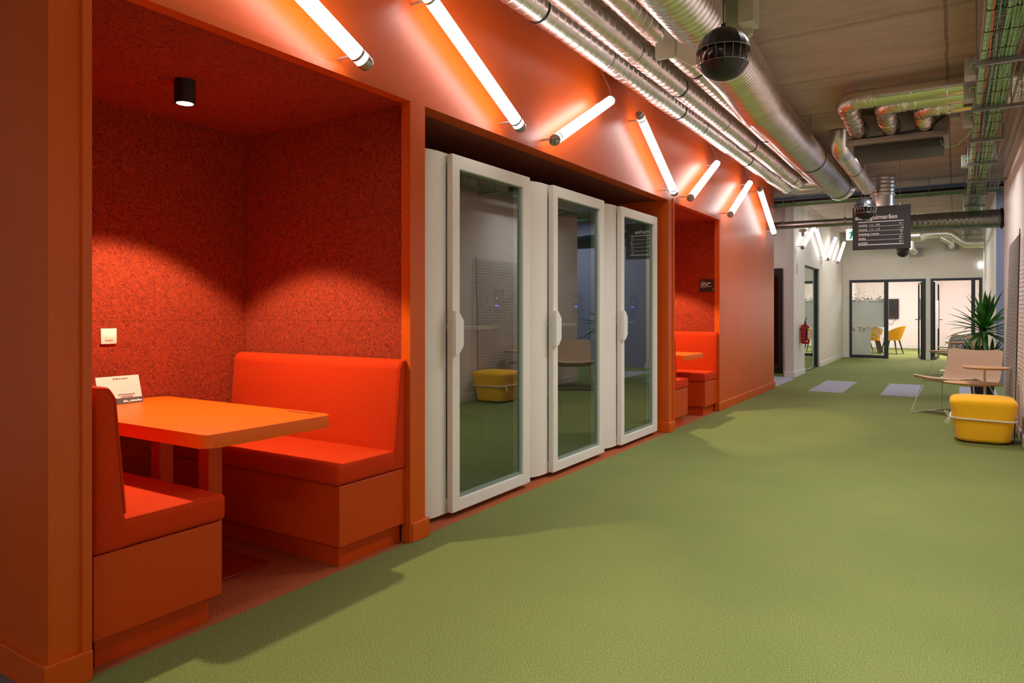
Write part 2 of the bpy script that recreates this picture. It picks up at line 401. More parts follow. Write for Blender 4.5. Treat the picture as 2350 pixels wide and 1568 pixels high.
# skirting
bm = B()
prism(bm, [(-4.6, 1.145), (XL + .02, 1.145), (XL + .02, 1.30), (XL, 1.30), (XL, 1.165), (-4.6, 1.165)], 0, .105)
prism(bm, [(XL, 3.0), (XL + .02, 3.0), (XL + .02, 3.15), (XL - .12, 3.15), (XL - .12, 3.132), (XL, 3.132)], 0, .105)
prism(bm, [(XL - .12, 7.12), (XL + .02, 7.12), (XL + .02, 7.315), (XL, 7.315), (XL, 7.14), (XL - .12, 7.14)], 0, .105)
box(bm, XL, XL + .02, 8.97, 12.24, 0, .105)
bmesh.ops.bevel(bm, geom=bm.edges[:], offset=.003, segments=1, affect='EDGES')
struct('baseboard_left', bm, M_ORANGE)
# niche of the phone pods
bm = B()
box(bm, -4.6, -4.48, 3.13, 7.142, 0, 2.44); box(bm, -4.6, XL - T, 3.05, 3.13, 0, 2.44); box(bm, -4.6, XL - T, 7.142, 7.22, 0, 2.44)
struct('wall_pod_niche', bm, M_ORANGE)
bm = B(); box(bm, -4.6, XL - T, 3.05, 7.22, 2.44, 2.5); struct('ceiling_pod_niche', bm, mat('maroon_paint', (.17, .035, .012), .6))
# booths' linings of acoustic panels, in courses 0.61 m high
def lining(y):
    bm = B(); G = .0006
    for r in range(4):
        z0, z1 = r * .61, (r + 1) * .61 if r < 3 else 2.44
        off = 2.404 - 1.2 * 2 - (0 if r % 2 == 1 else .0)
        a = 1.295; cuts = [1.295, 2.404, 3.03] if r % 2 == 1 or r == 3 else [1.295, 1.80, 2.404, 3.03]
        for c0, c1 in zip(cuts, cuts[1:]): box(bm, -4.03, -4.0, c0 + y + G, c1 + y - G, z0 + G, z1 - G)
        cuts = [-4.0, -3.165, XL - .05] if r % 2 == 0 else [-4.0, -3.4, XL - .05]
        if r == 2: cuts = [-4.0, -3.165, XL - .05]
        for c0, c1 in zip(cuts, cuts[1:]):
            box(bm, c0 + G, c1 - G, 3.03 + y, 3.06 + y, z0 + G, z1 - G)
            box(bm, c0 + G, c1 - G, 1.265 + y, 1.295 + y, z0 + G, z1 - G)
    return bm
for k, (y, n) in enumerate(((0, 'near'), (6.0, 'far'))):
    struct('wall_booth_' + n, lining(y), M_PANEL)
    bm = B(); box(bm, -4.12, -4.03, 1.165 + y, 3.13 + y, 0, 2.5); box(bm, -4.1, XL - T, 3.0605 + y, 3.10 + y, 0, 2.44); box(bm, -4.1, XL - T, 1.22 + y, 1.2645 + y, 0, 2.44)
    struct('wall_booth_backing_' + n, bm, M_DARKGAP)
    bm = B(); box(bm, -4.03, XL - .055, 1.265 + y, 3.06 + y, 2.436, 2.439); struct('ceiling_booth_' + n, bm, M_PANEL)

# right wall and what lies beyond it
bm = B(); box(bm, XR, XR + .15, -6, 11.5, 0, ZC); struct('wall_right', bm, M_RIGHTWALL)
bm = B(); box(bm, XR - .015, XR, -6, 11.515, 0, .1); struct('baseboard_right', bm, M_WHITE)
bm = B(); box(bm, .6, .75, 15.0, 21.25, 0, ZC); struct('wall_right_far', bm, M_WHITEWALL)
bm = B(); box(bm, .6, 3.6, 14.9, 15.0, 0, ZC); struct('wall_lavender', bm, M_LAV)
bm = B(); box(bm, 3.5, 3.6, -6, 14.9, 0, ZC); struct('wall_open_office', bm, M_LAV)
bm = B(); box(bm, .585, .6, 14.9, 21.25, 0, .1); struct('baseboard_right_far', bm, M_WHITE)
bm = B(); box(bm, -6, 3.6, -6.1, -6, 0, ZC); struct('wall_back', bm, M_WHITEWALL)
bm = B(); box(bm, -6.1, -6, -6, 21.25, 0, ZC); struct('wall_outer_left', bm, M_WHITEWALL)

# white wall on the left, with the glazed opening
XW = -2.62
bm = B()
box(bm, XW - .15, XW, 14.3, 15.45, 0, ZC); box(bm, XW - .15, XW, 17.3, 21.3, 0, ZC); box(bm, XW - .15, XW, 15.45, 17.3, 2.22, ZC)
struct('wall_left_white', bm, M_WHITEWALL)
bm = B(); box(bm, XW - .17, XW + .015, 14.28, 15.45, 0, .1); box(bm, XW, XW + .015, 17.3, 21.3, 0, .1); struct('baseboard_left_white', bm, M_WHITE)
bm = B(); box(bm, -6, -5.9, 12.22, 15.2, 0, ZC); box(bm, -2.98, XW - .15, 15.1, 15.2, 0, ZC); box(bm, -6, -2.98, 15.1, 15.2, 2.14, ZC); box(bm, -6, -3.9, 15.1, 15.2, 0, 2.14)
struct('wall_side_passage', bm, M_RIGHTWALL)
bm = B(); box(bm, -2.97, XW - .16, 15.08, 15.1, 0, .1); struct('baseboard_side_passage', bm, M_WHITE)
o = B(); box(o, -3.06, -2.98, 15.06, 15.16, 0, 2.14); box(o, -3.9, -3.82, 15.06, 15.16, 0, 2.14); box(o, -3.82, -3.06, 15.06, 15.16, 2.0, 2.14); box(o, -3.82, -3.06, 15.06, 15.16, 0, .12)
d1 = struct('door_1', o, M_BLACK)
bm = B(); box(bm, -3.82, -3.06, 15.105, 15.115, .12, 2.0); spart('pane', bm, glass_mat('smoked_glass', (.15, .15, .15), .01), d1)
w1b = B(); box(w1b, XW - .09, XW - .05, 15.45, 17.26, 2.19, 2.22); box(w1b, XW - .09, XW - .03, 17.26, 17.3, 0, 2.22); box(w1b, XW - .09, XW - .05, 15.45, 17.26, 0, .02)
w1 = struct('window_1', w1b, M_FRAME)
bm = B(); box(bm, XW - .08, XW - .07, 15.45, 17.26, .02, 2.19); spart('pane', bm, M_MIRGL, w1)
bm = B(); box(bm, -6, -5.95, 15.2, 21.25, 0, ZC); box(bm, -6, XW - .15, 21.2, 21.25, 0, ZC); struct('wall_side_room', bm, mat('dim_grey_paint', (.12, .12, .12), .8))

# end wall with two glazed meeting rooms
YE = 21.3
bm = B()
box(bm, XW, -2.46, YE, YE + .12, 0, ZC); box(bm, -2.46, .60, YE, YE + .12, 2.11, ZC); box(bm, -.66, -.55, YE, YE + .12, 0, 2.11); box(bm, .56, .60, YE, YE + .12, 0, 2.11)
struct('wall_end', bm, M_WHITEWALL)
bm = B(); box(bm, XW, -2.46, YE - .015, YE, 0, .1); box(bm, -.66, -.55, YE - .015, YE, 0, .1); struct('baseboard_end', bm, M_WHITE)
bm = B()
box(bm, -3.0, -2.9, YE + .12, 27.6, 0, 2.95); box(bm, -3.0, .75, 27.5, 27.6, 0, 2.95); box(bm, -.64, -.56, YE + .12, 27.5, 0, 2.95); box(bm, .65, .75, YE + .12, 27.6, 0, 2.95)
struct('wall_meeting_rooms', bm, M_PINKWALL)
bm = B(); box(bm, -2.9, -.64, 27.485, 27.5, 0, .12); box(bm, -.56, .65, 27.485, 27.5, 0, .12); struct('baseboard_meeting_rooms', bm, M_WHITE)
fy0, fy1 = YE - .02, YE + .07
f = B()
box(f, -2.46, -2.40, fy0, fy1, 0, 2.11); box(f, -1.62, -1.52, fy0, fy1, 0, 2.11); box(f, -.74, -.66, fy0, fy1, 0, 2.11)
box(f, -2.40, -1.62, fy0, fy1, 2.04, 2.11); box(f, -1.52, -.74, fy0, fy1, 2.04, 2.11); box(f, -2.40, -1.62, fy0, fy1, 0, .08)
w2 = struct('window_2', f, M_FRAME)
bm = B(); box(bm, -2.40, -1.62, YE + .02, YE + .03, .08, 2.04); spart('pane', bm, M_GLASS, w2)
bm = B(); box(bm, -2.40, -1.94, YE + .012, YE + .018, .08, 1.56); box(bm, -1.94, -1.62, YE + .012, YE + .018, .84, 1.56); spart('frosted_film', bm, M_FROST, w2)
bm = B()
for i in range(320):
    top = i % 2
    z = (1.50 + abs(random.gauss(0, .11))) if top else (.84 - abs(random.gauss(0, .12)))
    x = random.uniform(-2.385, -1.64); s = random.uniform(.009, .021)
    prism(bm, [(x + s * math.cos(t * PI / 3), z + s * math.sin(t * PI / 3)) for t in range(6)], YE + .004, YE + .010, 'y')
spart('dot_pattern', bm, M_DOT, w2, smooth=False)
f = B()
box(f, -.55, -.48, fy0, fy1, 0, 2.11); box(f, .335, .42, fy0, fy1, 0, 2.11); box(f, .50, .56, fy0, fy1, 0, 2.11); box(f, -.48, .335, fy0, fy1, 2.05, 2.11); box(f, .42, .50, fy0, fy1, 2.05, 2.11)
w3 = struct('window_3', f, M_FRAME)
bm = B(); box(bm, .42, .50, YE + .02, YE + .03, .02, 2.05); spart('pane', bm, M_GLASS, w3)
def leaf(n, x, ang):
    org = Vector((x, YE + .05, 0)); sgn = 1
    Mx = Matrix.Translation(org) @ Matrix.Rotation(ang, 4, 'Z') @ Matrix.Translation(-org)
    def xf(bm): bmesh.ops.transform(bm, matrix=Mx, verts=bm.verts); return bm
    L = .80
    b = B(); box(b, x, x + .05, YE + .03, YE + .07, .01, 2.03); box(b, x + L - .05, x + L, YE + .03, YE + .07, .01, 2.03)
    box(b, x + .05, x + L - .05, YE + .03, YE + .07, 1.97, 2.03); box(b, x + .05, x + L - .05, YE + .03, YE + .07, .01, .09)
    d = struct('door_%d' % n, xf(b), M_BLACK)
    b = B(); box(b, x + .05, x + L - .05, YE + .046, YE + .054, .09, 1.97); spart('pane', xf(b), M_GLASS, d)
    b = B(); box(b, x + .05, x + L - .05, YE + .042, YE + .045, .8, 1.55); spart('frosted_film', xf(b), M_FROST, d)
    b = B(); cyl(b, (x + L - .03, YE - .03, 1.04), (x + L - .03, YE + .13, 1.04), .01, 8); box(b, x + L - .14, x + L - .02, YE - .045, YE - .025, 1.03, 1.05); box(b, x + L - .14, x + L - .02, YE + .12, YE + .14, 1.03, 1.05)
    spart('door_handle', xf(b), M_BLACK, d)
leaf(2, -.75, math.radians(97)); leaf(3, -.47, math.radians(84))

# ------------------------------------------------------------ booth furniture
def bench(org_y, flip, label):
    """upholstered bench; flip=+1: backrest towards +y (right bench), -1: towards -y"""
    yb = 3.012 if flip > 0 else 1.315
    s = -flip                                            # direction from the back to the seat front
    t = thing('booth_bench', label, 'bench', (-3.27, yb + s * .27, 0), 'upholstered benches of the two booths')
    def Y(a, b): a, b = yb + s * a, yb + s * b; return min(a, b), max(a, b)
    b = B(); y0, y1 = Y(.005, .52); rbox(b, -3.98, -2.57, y0, y1, .108, .41, .003, 1); part('bench_body', b, M_LAMIN, t)
    b = B(); y0, y1 = Y(.03, .485); box(b, -3.98, -2.61, y0, y1, 0, .108); part('plinth', b, M_LAMIN, t)
    b = B(); y0, y1 = Y(.10, .54); rbox(b, -3.985, -2.565, y0, y1, .412, .52, .022, 4)
    c = part('seat_cushion', b, M_FABRIC, t, sharp=60)
    b = B()
    tube(b, [(-3.96, yb + s * .525, .513), (-2.59, yb + s * .525, .513), (-2.575, yb + s * .51, .515), (-2.573, yb + s * .12, .515)], .004, 6); part('piping', b, M_FABRIC, c)
    b = B(); poly = [(yb + s * .003, .412), (yb + s * .128, .412), (yb + s * .120, .52), (yb + s * .085, .97), (yb + s * .062, 1.005), (yb + s * .003, 1.012)]
    if s < 0: poly = poly[::-1]
    prism(b, poly, -3.985, -2.565, 'x')
    bmesh.ops.recalc_face_normals(b, faces=b.faces)
    bmesh.ops.bevel(b, geom=b.edges[:], offset=.016, segments=3, profile=.5, affect='EDGES')
    c = part('backrest', b, M_FABRIC, t, sharp=60)
    b = B(); tube(b, [(-2.567, yb + s * .116, .54), (-2.566, yb + s * .079, .96), (-2.568, yb + s * .055, .998), (-2.57, yb + s * .01, 1.004)], .004, 6); part('piping', b, M_FABRIC, c)
    return t
BR = bench(0, 1, 'orange upholstered bench right of the near booth table, beside the white pods')
BL = bench(0, -1, 'orange upholstered bench at the left edge of the near booth, partly behind the table')
tree_copy(BR, BR.location + Vector((0, 6, 0)), 'small orange bench right of the table in the far booth beyond the pods')
tree_copy(BL, BL.location + Vector((0, 6, 0)), 'small orange bench nearest the pods in the far booth')

def rrect(x0, x1, y0, y1, r, k=6):
    P = []
    for cx, cy, a in ((x1 - r, y1 - r, 0), (x0 + r, y1 - r, PI / 2), (x0 + r, y0 + r, PI), (x1 - r, y0 + r, 1.5 * PI)):
        P += [(cx + r * math.cos(a + PI / 2 * i / k), cy + r * math.sin(a + PI / 2 * i / k)) for i in range(k + 1)]
    return P
t = thing('booth_table', 'large orange booth table between the two benches of the near booth', 'table', (-3.27, 2.11, 0), 'booth tables')
b = B(); prism(b, rrect(-3.985, -2.575, 1.765, 2.46, .055), .713, .772); bmesh.ops.bevel(b, geom=[e for e in b.edges if abs(e.verts[0].co.z - e.verts[1].co.z) < 1e-5], offset=.003, segments=1, affect='EDGES')
part('tabletop', b, M_TABLE, t)
for x, y in ((-3.03, 2.10), (-3.46, 2.12)):
    b = B(); rbox(b, x - .04, x + .04, y - .038, y + .038, .012, .713, .004, 1); part('leg', b, M_LAMIN, t)
b = B(); rbox(b, -3.62, -2.93, 1.83, 2.37, 0, .012, .002, 1); part('base_plate', b, mat('dark_red_steel', (.30, .03, .01), .35), t)
text('lettering', 'sitio_guimarães', .032, (-2.66, 2.425, .7722), (0, 0, PI), M_ENGR, t, bold=.001)
tree_copy(t, t.location + Vector((0, 6, 0)), 'small orange table seen in the far booth beyond the white pods')

t = thing('ceiling_spotlight', 'black cylindrical spotlight on the ceiling of the near booth', 'spotlight', (-3.28, 2.13, 2.44), 'booth ceiling spotlights')
b = B(); lathe(b, (-3.28, 2.13, 2.32), [(.040, .012), (.0405, 0), (.050, 0), (.050, .12)], 32)
part('housing', b, M_BLACK, t)
b = B(); lathe(b, (-3.28, 2.13, 2.3205), [(.0005, 0), (.0395, 0), (.0395, .008), (.0005, .008)], 28); part('bulb', b, M_LAMPGL, t)
tree_copy(t, t.location + Vector((0, 6, 0)), 'black cylindrical spotlight on the ceiling of the far booth')
for y in (0, 6):
    l = bpy.data.lights.new('booth_spot', 'SPOT'); l.energy = 150; l.spot_size = math.radians(101); l.spot_blend = .22; l.color = (1, .80, .55); l.shadow_soft_size = .035
    o = bpy.data.objects.new('booth_spot', l); COL.objects.link(o); o.location = (-3.28, 2.13 + y, 2.30)

t = thing('light_switch', 'cream square light switch on the red booth wall above the table', 'light switch', (-4.0, 2.133, 1.137))
b = B(); rbox(b, -4.0, -3.989, 2.090, 2.176, 1.094, 1.180, .002, 2); part('plate', b, M_CREAM, t)
b = B(); rbox(b, -3.992, -3.985, 2.111, 2.155, 1.115, 1.159, .002, 2); part('rocker', b, M_CREAM, t)

t = thing('table_card', 'white folded information card standing on the near booth table', 'card', (-3.86, 2.12, .772))
o3 = (-3.86, 2.0, .773)
sl = .30
b = B()
P0 = [(0, 0), (0, .235)]
def cardpt(y, h, off=0): return (o3[0] + off - h * sl, o3[1] + y, o3[2] + h * .96)
def slab(b, y0, y1, h0, h1, off, th):
    lo = [cardpt(y0, h0, off), cardpt(y1, h0, off), cardpt(y1, h1, off), cardpt(y0, h1, off)]
    v1 = [b.verts.new(p) for p in lo]; v2 = [b.verts.new((p[0] - th, p[1], p[2])) for p in lo]
    b.faces.new(v1); b.faces.new(v2[::-1])
    for i in range(4): b.faces.new((v1[i], v2[i], v2[(i + 1) % 4], v1[(i + 1) % 4]))
slab(b, 0, .235, 0, .155, .03, .0012)
v = [b.verts.new(p) for p in (cardpt(0, .155, .029), cardpt(.235, .155, .029), (o3[0] - .065, o3[1] + .235, o3[2]), (o3[0] - .065, o3[1], o3[2]))]
b.faces.new(v)
part('folded_sheet', b, M_PAPER, t, smooth=False)
b = B(); slab(b, 0, .235, 0, .032, .0312, .001); part('grey_strip', b, M_GREYBAR, t, smooth=False)
ang = math.atan(sl / .96)
def ctext(n, s, size, y, h, m, al, bold=.0003):
    p = cardpt(y, h, .0322); return text(n, s, size, p, (PI / 2 - ang, 0, PI / 2), m, t, bold=bold, align=al)
ctext('lettering', 'sitio_guimarães', .0165, .228, .009, M_LETTER, 'RIGHT', .0006)
ctext('lettering', 'Order & reserve', .012, .13, .138, M_LETTERD, 'CENTER', 0)
ctext('lettering', 'for more info scan the code', .008, .15, .05, M_LETTERD, 'CENTER', .0002)
ctext('lettering', 'or ask the reception', .008, .15, .038, M_LETTERD, 'CENTER', .0002)

# small black sign on the side wall of the far booth
t = thing('booth_sign', 'small black sign with white lettering in the far booth', 'sign', (-2.70, 9.03, 1.6))
b = B(); rbox(b, -2.80, -2.605, 9.017, 9.03, 1.522, 1.68, .002, 1); part('sign_plate', b, M_SIGN, t)
for s, sz, z, bo in (('reserved', .014, 1.655, .0), ('reunião rápida', .022, 1.628, .0012), ('hold  mesa', .022, 1.604, .0012), ('please keep your voice down here', .0105, 1.586, .0005), ('and leave it clean', .009, 1.574, .0)):
    text('lettering', s, sz, (-2.788, 9.0165, z), (PI / 2, 0, 0), M_LETTER, t, bold=bo)
b = B(); rbox(b, -2.632, -2.624, 9.014, 9.018, 1.540, 1.556, .001, 1); part('symbol', b, M_LETTER, t)

# ------------------------------------------------------------ phone pods
def pod(y0):
    t = thing('phone_pod', '', 'phone booth', (-3.2, y0 + .62, 0), 'white phone pods in the orange niche')
    YE_ = y0 + 1.24; dy0, dy1 = y0 + .28, y0 + 1.225
    b = B(); r = .14
    L = [(-3.75, y0), (-2.66 - r, y0)] + [(-2.66 - r + r * math.sin(a), y0 + .21 - .21 * math.cos(a)) for a in [PI / 2 * i / 8 for i in range(1, 9)]] + [(-2.66, dy0 - .003), (-2.71, dy0 - .003), (-2.71, y0 + .23), (-2.80, y0 + .08), (-2.9, y0 + .05), (-3.75, y0 + .05)]
    prism(b, L, .03, 2.25)
    R = [(-3.75, YE_ - .05), (-2.70, YE_ - .05), (-2.70, dy1 - .1), (-2.66, dy1 - .1), (-2.66, YE_ - .012), (-2.672, YE_), (-3.75, YE_)]
    prism(b, R, .03, 2.25)
    box(b, -3.75, -2.70, y0 + .05, YE_ - .05, 2.17, 2.25); box(b, -2.70, -2.66, dy0 - .006, YE_ - .02, 2.19, 2.25)
    box(b, -3.75, -2.70, y0 + .05, YE_ - .05, .03, .09); box(b, -2.70, -2.66, dy0 - .006, YE_ - .02, .03, .07)
    box(b, -3.75, -3.70, y0 + .05, YE_ - .05, .09, 2.17)
    part('pod_shell', b, M_PODW, t)
    b = B(); box(b, -3.70, -3.66, y0 + .05, YE_ - .05, .10, 2.17); box(b, -3.66, -2.82, y0 + .05, y0 + .08, .10, 2.17); box(b, -3.66, -2.72, YE_ - .08, YE_ - .05, .10, 2.17); box(b, -3.66, -2.72, y0 + .08, YE_ - .08, 2.13, 2.17)
    part('felt_lining', b, M_PODIN, t)
    b = B(); box(b, -3.66, -2.72, y0 + .08, YE_ - .08, .09, .10); part('pod_carpet', b, M_PODFL, t)
    b = B(); rbox(b, -3.6, -2.85, YE_ - .36, YE_ - .08, 1.145, 1.168, .003, 1); part('shelf', b, M_OAK2, t)
    b = B(); rbox(b, -2.89, -2.80, YE_ - .092, YE_ - .08, 1.20, 1.44, .003, 1); p = part('control_panel', b, M_BLACK, t)
    b = B(); box(b, -2.87, -2.862, YE_ - .095, YE_ - .0915, 1.312, 1.320); box(b, -2.855, -2.847, YE_ - .095, YE_ - .0915, 1.310, 1.322); part('indicator_light', b, M_BLUELED, p)
    b = B(); cyl(b, (-2.855, YE_ - .0915, 1.37), (-2.855, YE_ - .099, 1.37), .009, 12); part('knob', b, M_WHITE, p)
    b = B(); prism(b, rrect(-3.32, -3.0, .30, .50, .02, 3), YE_ - .088, YE_ - .08, 'y'); part('vent', b, M_BAND, t)
    for x in (-3.6, -2.8):
        for y in (y0 + .12, YE_ - .12): b = B(); cyl(b, (x, y, 0), (x, y, .032), .025, 12); part('foot', b, M_BLACK, t)
    # door
    X0, X1 = -2.655, -2.612
    b = B()
    def fr(b, a0, a1, c0, c1, l, rr, tp, bt, x0, x1):
        o_ = [(a0, c0), (a1, c0), (a1, c1), (a0, c1)]; i_ = [(a0 + l, c0 + bt), (a1 - rr, c0 + bt), (a1 - rr, c1 - tp), (a0 + l, c1 - tp)]
        V = {}
        for n_, P in (('o', o_), ('i', i_)):
            for k_, x in (('f', x1), ('b', x0)): V[n_ + k_] = [b.verts.new((x, p[0], p[1])) for p in P]
        for i in range(4):
            j = (i + 1) % 4
            b.faces.new((V['of'][i], V['of'][j], V['if'][j], V['if'][i])); b.faces.new((V['ob'][j], V['ob'][i], V['ib'][i], V['ib'][j]))
            b.faces.new((V['of'][j], V['of'][i], V['ob'][i], V['ob'][j])); b.faces.new((V['if'][i], V['if'][j], V['ib'][j], V['ib'][i]))
    fr(b, dy0, dy1 - .01, .035, 2.245, .078, .10, .085, .075, X0, X1)
    bmesh.ops.bevel(b, geom=b.edges[:], offset=.003, segments=2, affect='EDGES')
    d = part('door', b, M_PODW, t)
    b = B(); fr(b, dy0 + .078, dy1 - .11, .11, 2.16, .002, .020, .004, .022, X0 + .004, X0 + .026); part('glazing_strip', b, mat('greenish_seal', (.22, .29, .26), .3), d)
    b = B(); box(b, X0 + .010, X0 + .018, dy0 + .08, dy1 - .125, .13, 2.155); part('pane', b, M_PODGL, d)
    hy = dy0 - .018
    b = B(); P = [(hy, 1.278), (hy + .045, 1.278), (hy + .095, 1.222), (hy + .095, 1.06), (hy + .045, 1.006), (hy, 1.006)]
    prism(b, P, X1, X1 + .035, 'x'); bmesh.ops.recalc_face_normals(b, faces=b.faces); bmesh.ops.bevel(b, geom=b.edges[:], offset=.006, segments=2, affect='EDGES')
    part('handle', b, mat('handle_white', (.80, .79, .78), .35), d)
    return t
p0 = pod(3.19)
p0['label'] = 'white phone pod nearest the booth, its glass reflecting the yellow ottoman'
for dy in (0, 1.28, 2.58):
    # unseen light added under each pod's ceiling to brighten the interior
    area('pod_fill', (-3.2, 3.81 + dy, 2.12), .25, .25, 1.0, (1, .95, .9))
tree_copy(p0, p0.location + Vector((0, 1.28, 0)), 'middle white phone pod, its glass reflecting the beige armchair')
tree_copy(p0, p0.location + Vector((0, 2.58, 0)), 'farthest white phone pod, beside the orange pillar of the far booth')

# ------------------------------------------------------------ tube lights
def tube_light(ya, za, yb, zb, x, wall_x, label, m, group, r=.038, dangling=True):
    """a = lower end, b = upper end"""
    t = thing('tube_light', label, 'tube light', (x, (ya + yb) / 2, (za + zb) / 2), group)
    A, Bp = Vector((x, ya, za)), Vector((x, yb, zb)); d = (Bp - A).normalized()
    b = B(); tube(b, [A + d * .06, Bp - d * .06], r, 20); part('tube', b, m, t)
    for e, s in ((A, 1), (Bp, -1)):
        b = B(); q = e + d * s * .06
        tube(b, [q, q - d * s * .03, q - d * s * .045, q - d * s * .055], r, 20, radii=[r + .002, r + .002, r * .85, r * .3]); part('end_cap', b, M_CAP, t)
    up = d if d.z > 0 else -d
    for k in (.08, .92):
        q = A.lerp(Bp, k); b = B(); cyl(b, (wall_x, q.y, q.z), (x - r, q.y, q.z), .008, 8); ring(b, q, d, r, .014, .0015, 20); part('bracket', b, M_CAP, t)
    b = B(); tube(b, [Bp - d * .0, Bp + Vector((-.02, .02, .03)), Bp + Vector((-.05, .03, .12)), (wall_x + .01, Bp.y + .0, Bp.z + .28)], .0022, 6); part('power_cord', b, M_CABW, t)
    return t
GT = 'slanted white tube lights on the orange wall'
XT = -2.42
for a, lab in (((2.55, 2.465, 1.46, 2.965), 'nearest tube light, above the near booth, running out of the frame top'),
               ((3.985, 2.47, 2.93, 3.02), 'long tube light above the first white pod, sloping down to the right'),
               ((4.385, 2.475, 5.43, 3.045), 'tube light above the middle pod, rising to the right'),
               ((6.985, 2.46, 5.99, 3.07), 'tube light above the farthest pod, sloping down to the right'),
               ((7.43, 2.475, 8.51, 3.07), 'tube light above the far booth, rising to the right'),
               ((9.02, 2.48, 10.11, 3.08), 'tube light just right of the far booth, rising to the right'),
               ((11.64, 2.48, 10.61, 3.075), 'last tube light on the orange wall, sloping down to its end')):
    tube_light(*a, XT, XL, lab, M_TUBE, GT)
GW = 'slanted white tube lights on the white wall'
for a, lab in (((14.46, 2.48, 15.94, 3.06), 'leftmost tube light on the white wall, above the fire extinguisher'),
               ((17.33, 2.43, 15.98, 3.06), 'tube light on the white wall above the glazed opening, sloping down right'),
               ((17.65, 2.45, 18.97, 3.08), 'second rising tube light on the white wall, right of the glazed opening'),
               ((19.28, 2.47, 20.57, 3.10), 'farthest tube light on the white wall, beside the end wall')):
    tube_light(*a, -2.50, XW, lab, M_TUBEW, GW)

# ------------------------------------------------------------ ventilation ducts
def straight_duct(name, label, x, z, R, ya, yb, joints, end=None, flex=False):
    t = thing(name, label, 'duct', (x, (ya + yb) / 2, z))
    b = B()
    duct(b, (x, ya, z), (x, yb, z), R, .098, .004, 32)
    part('duct_pipe', b, M_STEEL, t, sharp=25)
    for j in joints:
        b = B(); ring(b, (x, j, z), (0, 1, 0), R, .014, .005); part('joint_band', b, M_BAND, t)
    for j in [k for k in (3.0, 5.0, 7.4, 10.0) if ya < k < yb]:
        b = B(); cyl(b, (x, j, z + R), (x, j, ZC), .004, 6); ring(b, (x, j, z), (0, 1, 0), R, .02, .002); part('hanger', b, M_STRUT, t)
    return t
XA, XB_, XC, ZD = -2.295, -2.06, -1.785, 3.24
tA = straight_duct('spiral_duct', 'narrow spiral duct nearest the orange wall, just above the tube lights', XA, ZD, .088, -1, 11.85, (3.97, 6.7, 9.35))
tB = straight_duct('spiral_duct', 'second narrow spiral duct from the orange wall', XB_, ZD, .082, -1, 11.45, (3.3, 6.03, 8.57, 11.1))
tC = straight_duct('spiral_duct', 'third narrow spiral duct, beside the wide silver duct', XC, ZD, .076, -1, 11.2, (2.9, 5.64, 8.2))
b = B(); pts = arc((XA + .2, 11.85, ZD), Vector((-1, 0, 0)), Vector((0, 1, 0)), .2, 0, PI / 2, 8) + [Vector((-1.86, 12.05, ZD)), Vector((-1.76, 12.02, ZD + .06))]
tube(b, [pts[0] - Vector((0, .1, 0))] + pts, .090, 28); part('elbow', b, M_FLEX, tA)
b = B(); tube(b, [Vector((XB_, 11.35, ZD))] + arc((XB_ + .18, 11.5, ZD), Vector((-1, 0, 0)), Vector((0, 1, 0)), .18, 0, PI / 2, 8) + [Vector((-1.80, 11.68, ZD))], .084, 28); part('elbow', b, M_FLEX, tB)
b = B(); tube(b, [Vector((XC, 11.1, ZD)), Vector((XC, 11.25, ZD)), Vector((XC, 11.38, ZD + .05)), Vector((XC + .01, 11.44, ZC))], .078, 28); part('elbow', b, M_FLEX, tC)

XDD, ZDD = -1.49, 3.13
t = thing('wide_duct', 'wide ribbed silver duct running along the corridor behind the nearest black sphere', 'duct', (XDD, 6, ZDD))
b = B(); ribbed(b, [(-1.37, -1, ZDD + .03), (-1.39, 4.45, ZDD + .02)], .170, .06, .013, 40); part('ribbed_section', b, M_FLEX, t, sharp=80)
b = B(); tube(b, [(-1.39, 4.42, ZDD + .02), (-1.39, 4.62, ZDD + .02)], .155, 40); part('duct_pipe', b, M_STEEL, t)
b = B()
oct_ = [(.315 * math.cos(PI / 8 + PI / 4 * i) * (1.0 if i % 2 else 1.02), .232 * math.sin(PI / 8 + PI / 4 * i)) for i in range(8)]
poly = [(-1.39 + a, ZDD + .01 + c) for a, c in oct_]
prism(b, poly, 4.62, 4.66, 'y'); tube(b, [(-1.39, 4.66, ZDD + .02), (-1.39, 4.70, ZDD + .02)], .20, 40); part('damper_plate', b, M_IVORY, t)
b = B(); rbox(b, -1.16, -1.06, 4.50, 4.66, ZDD - .05, ZDD + .22, .01, 2); part('damper_actuator', b, M_IVORY, t)
b = B(); rbox(b, -1.74, -1.60, 4.60, 4.66, ZDD - .13, ZDD - .02, .01, 2); part('damper_bracket', b, M_IVORY, t)
b = B(); tube(b, [(-1.39, 4.70, ZDD + .02), (-1.40, 4.85, ZDD + .01)], .185, 40); part('collar', b, M_STEEL, t)
b = B(); pts = [(-1.40, 4.85, ZDD + .01), (-1.42, 5.6, ZDD), (-1.46, 6.25, ZDD - .01), (-1.49, 6.5, ZDD)]
ribbed(b, pts, .196, .05, .012, 40); part('flexible_section', b, M_FLEX, t, sharp=80)
b = B(); duct(b, (XDD, 6.5, ZDD), (XDD, 11.65, ZDD), .176, .04, .006, 40, [(0, 0), (.25, .5), (.5, 1), (.75, .5)]); part('duct_pipe', b, M_STEEL, t, sharp=80)
for j in (6.52, 9.13, 11.45):
    b = B(); ring(b, (XDD, j, ZDD), (0, 1, 0), .18, .016, .006, 40); part('joint_band', b, M_BAND, t)
b = B(); tube(b, [Vector((XDD, 11.6, ZDD)), Vector((XDD, 11.72, ZDD)), Vector((XDD + .02, 11.86, ZDD + .04)), Vector((XDD + .04, 11.93, ZDD + .13)), Vector((XDD + .05, 11.95, ZC))], .182, 40); part('elbow', b, M_STEEL, t)
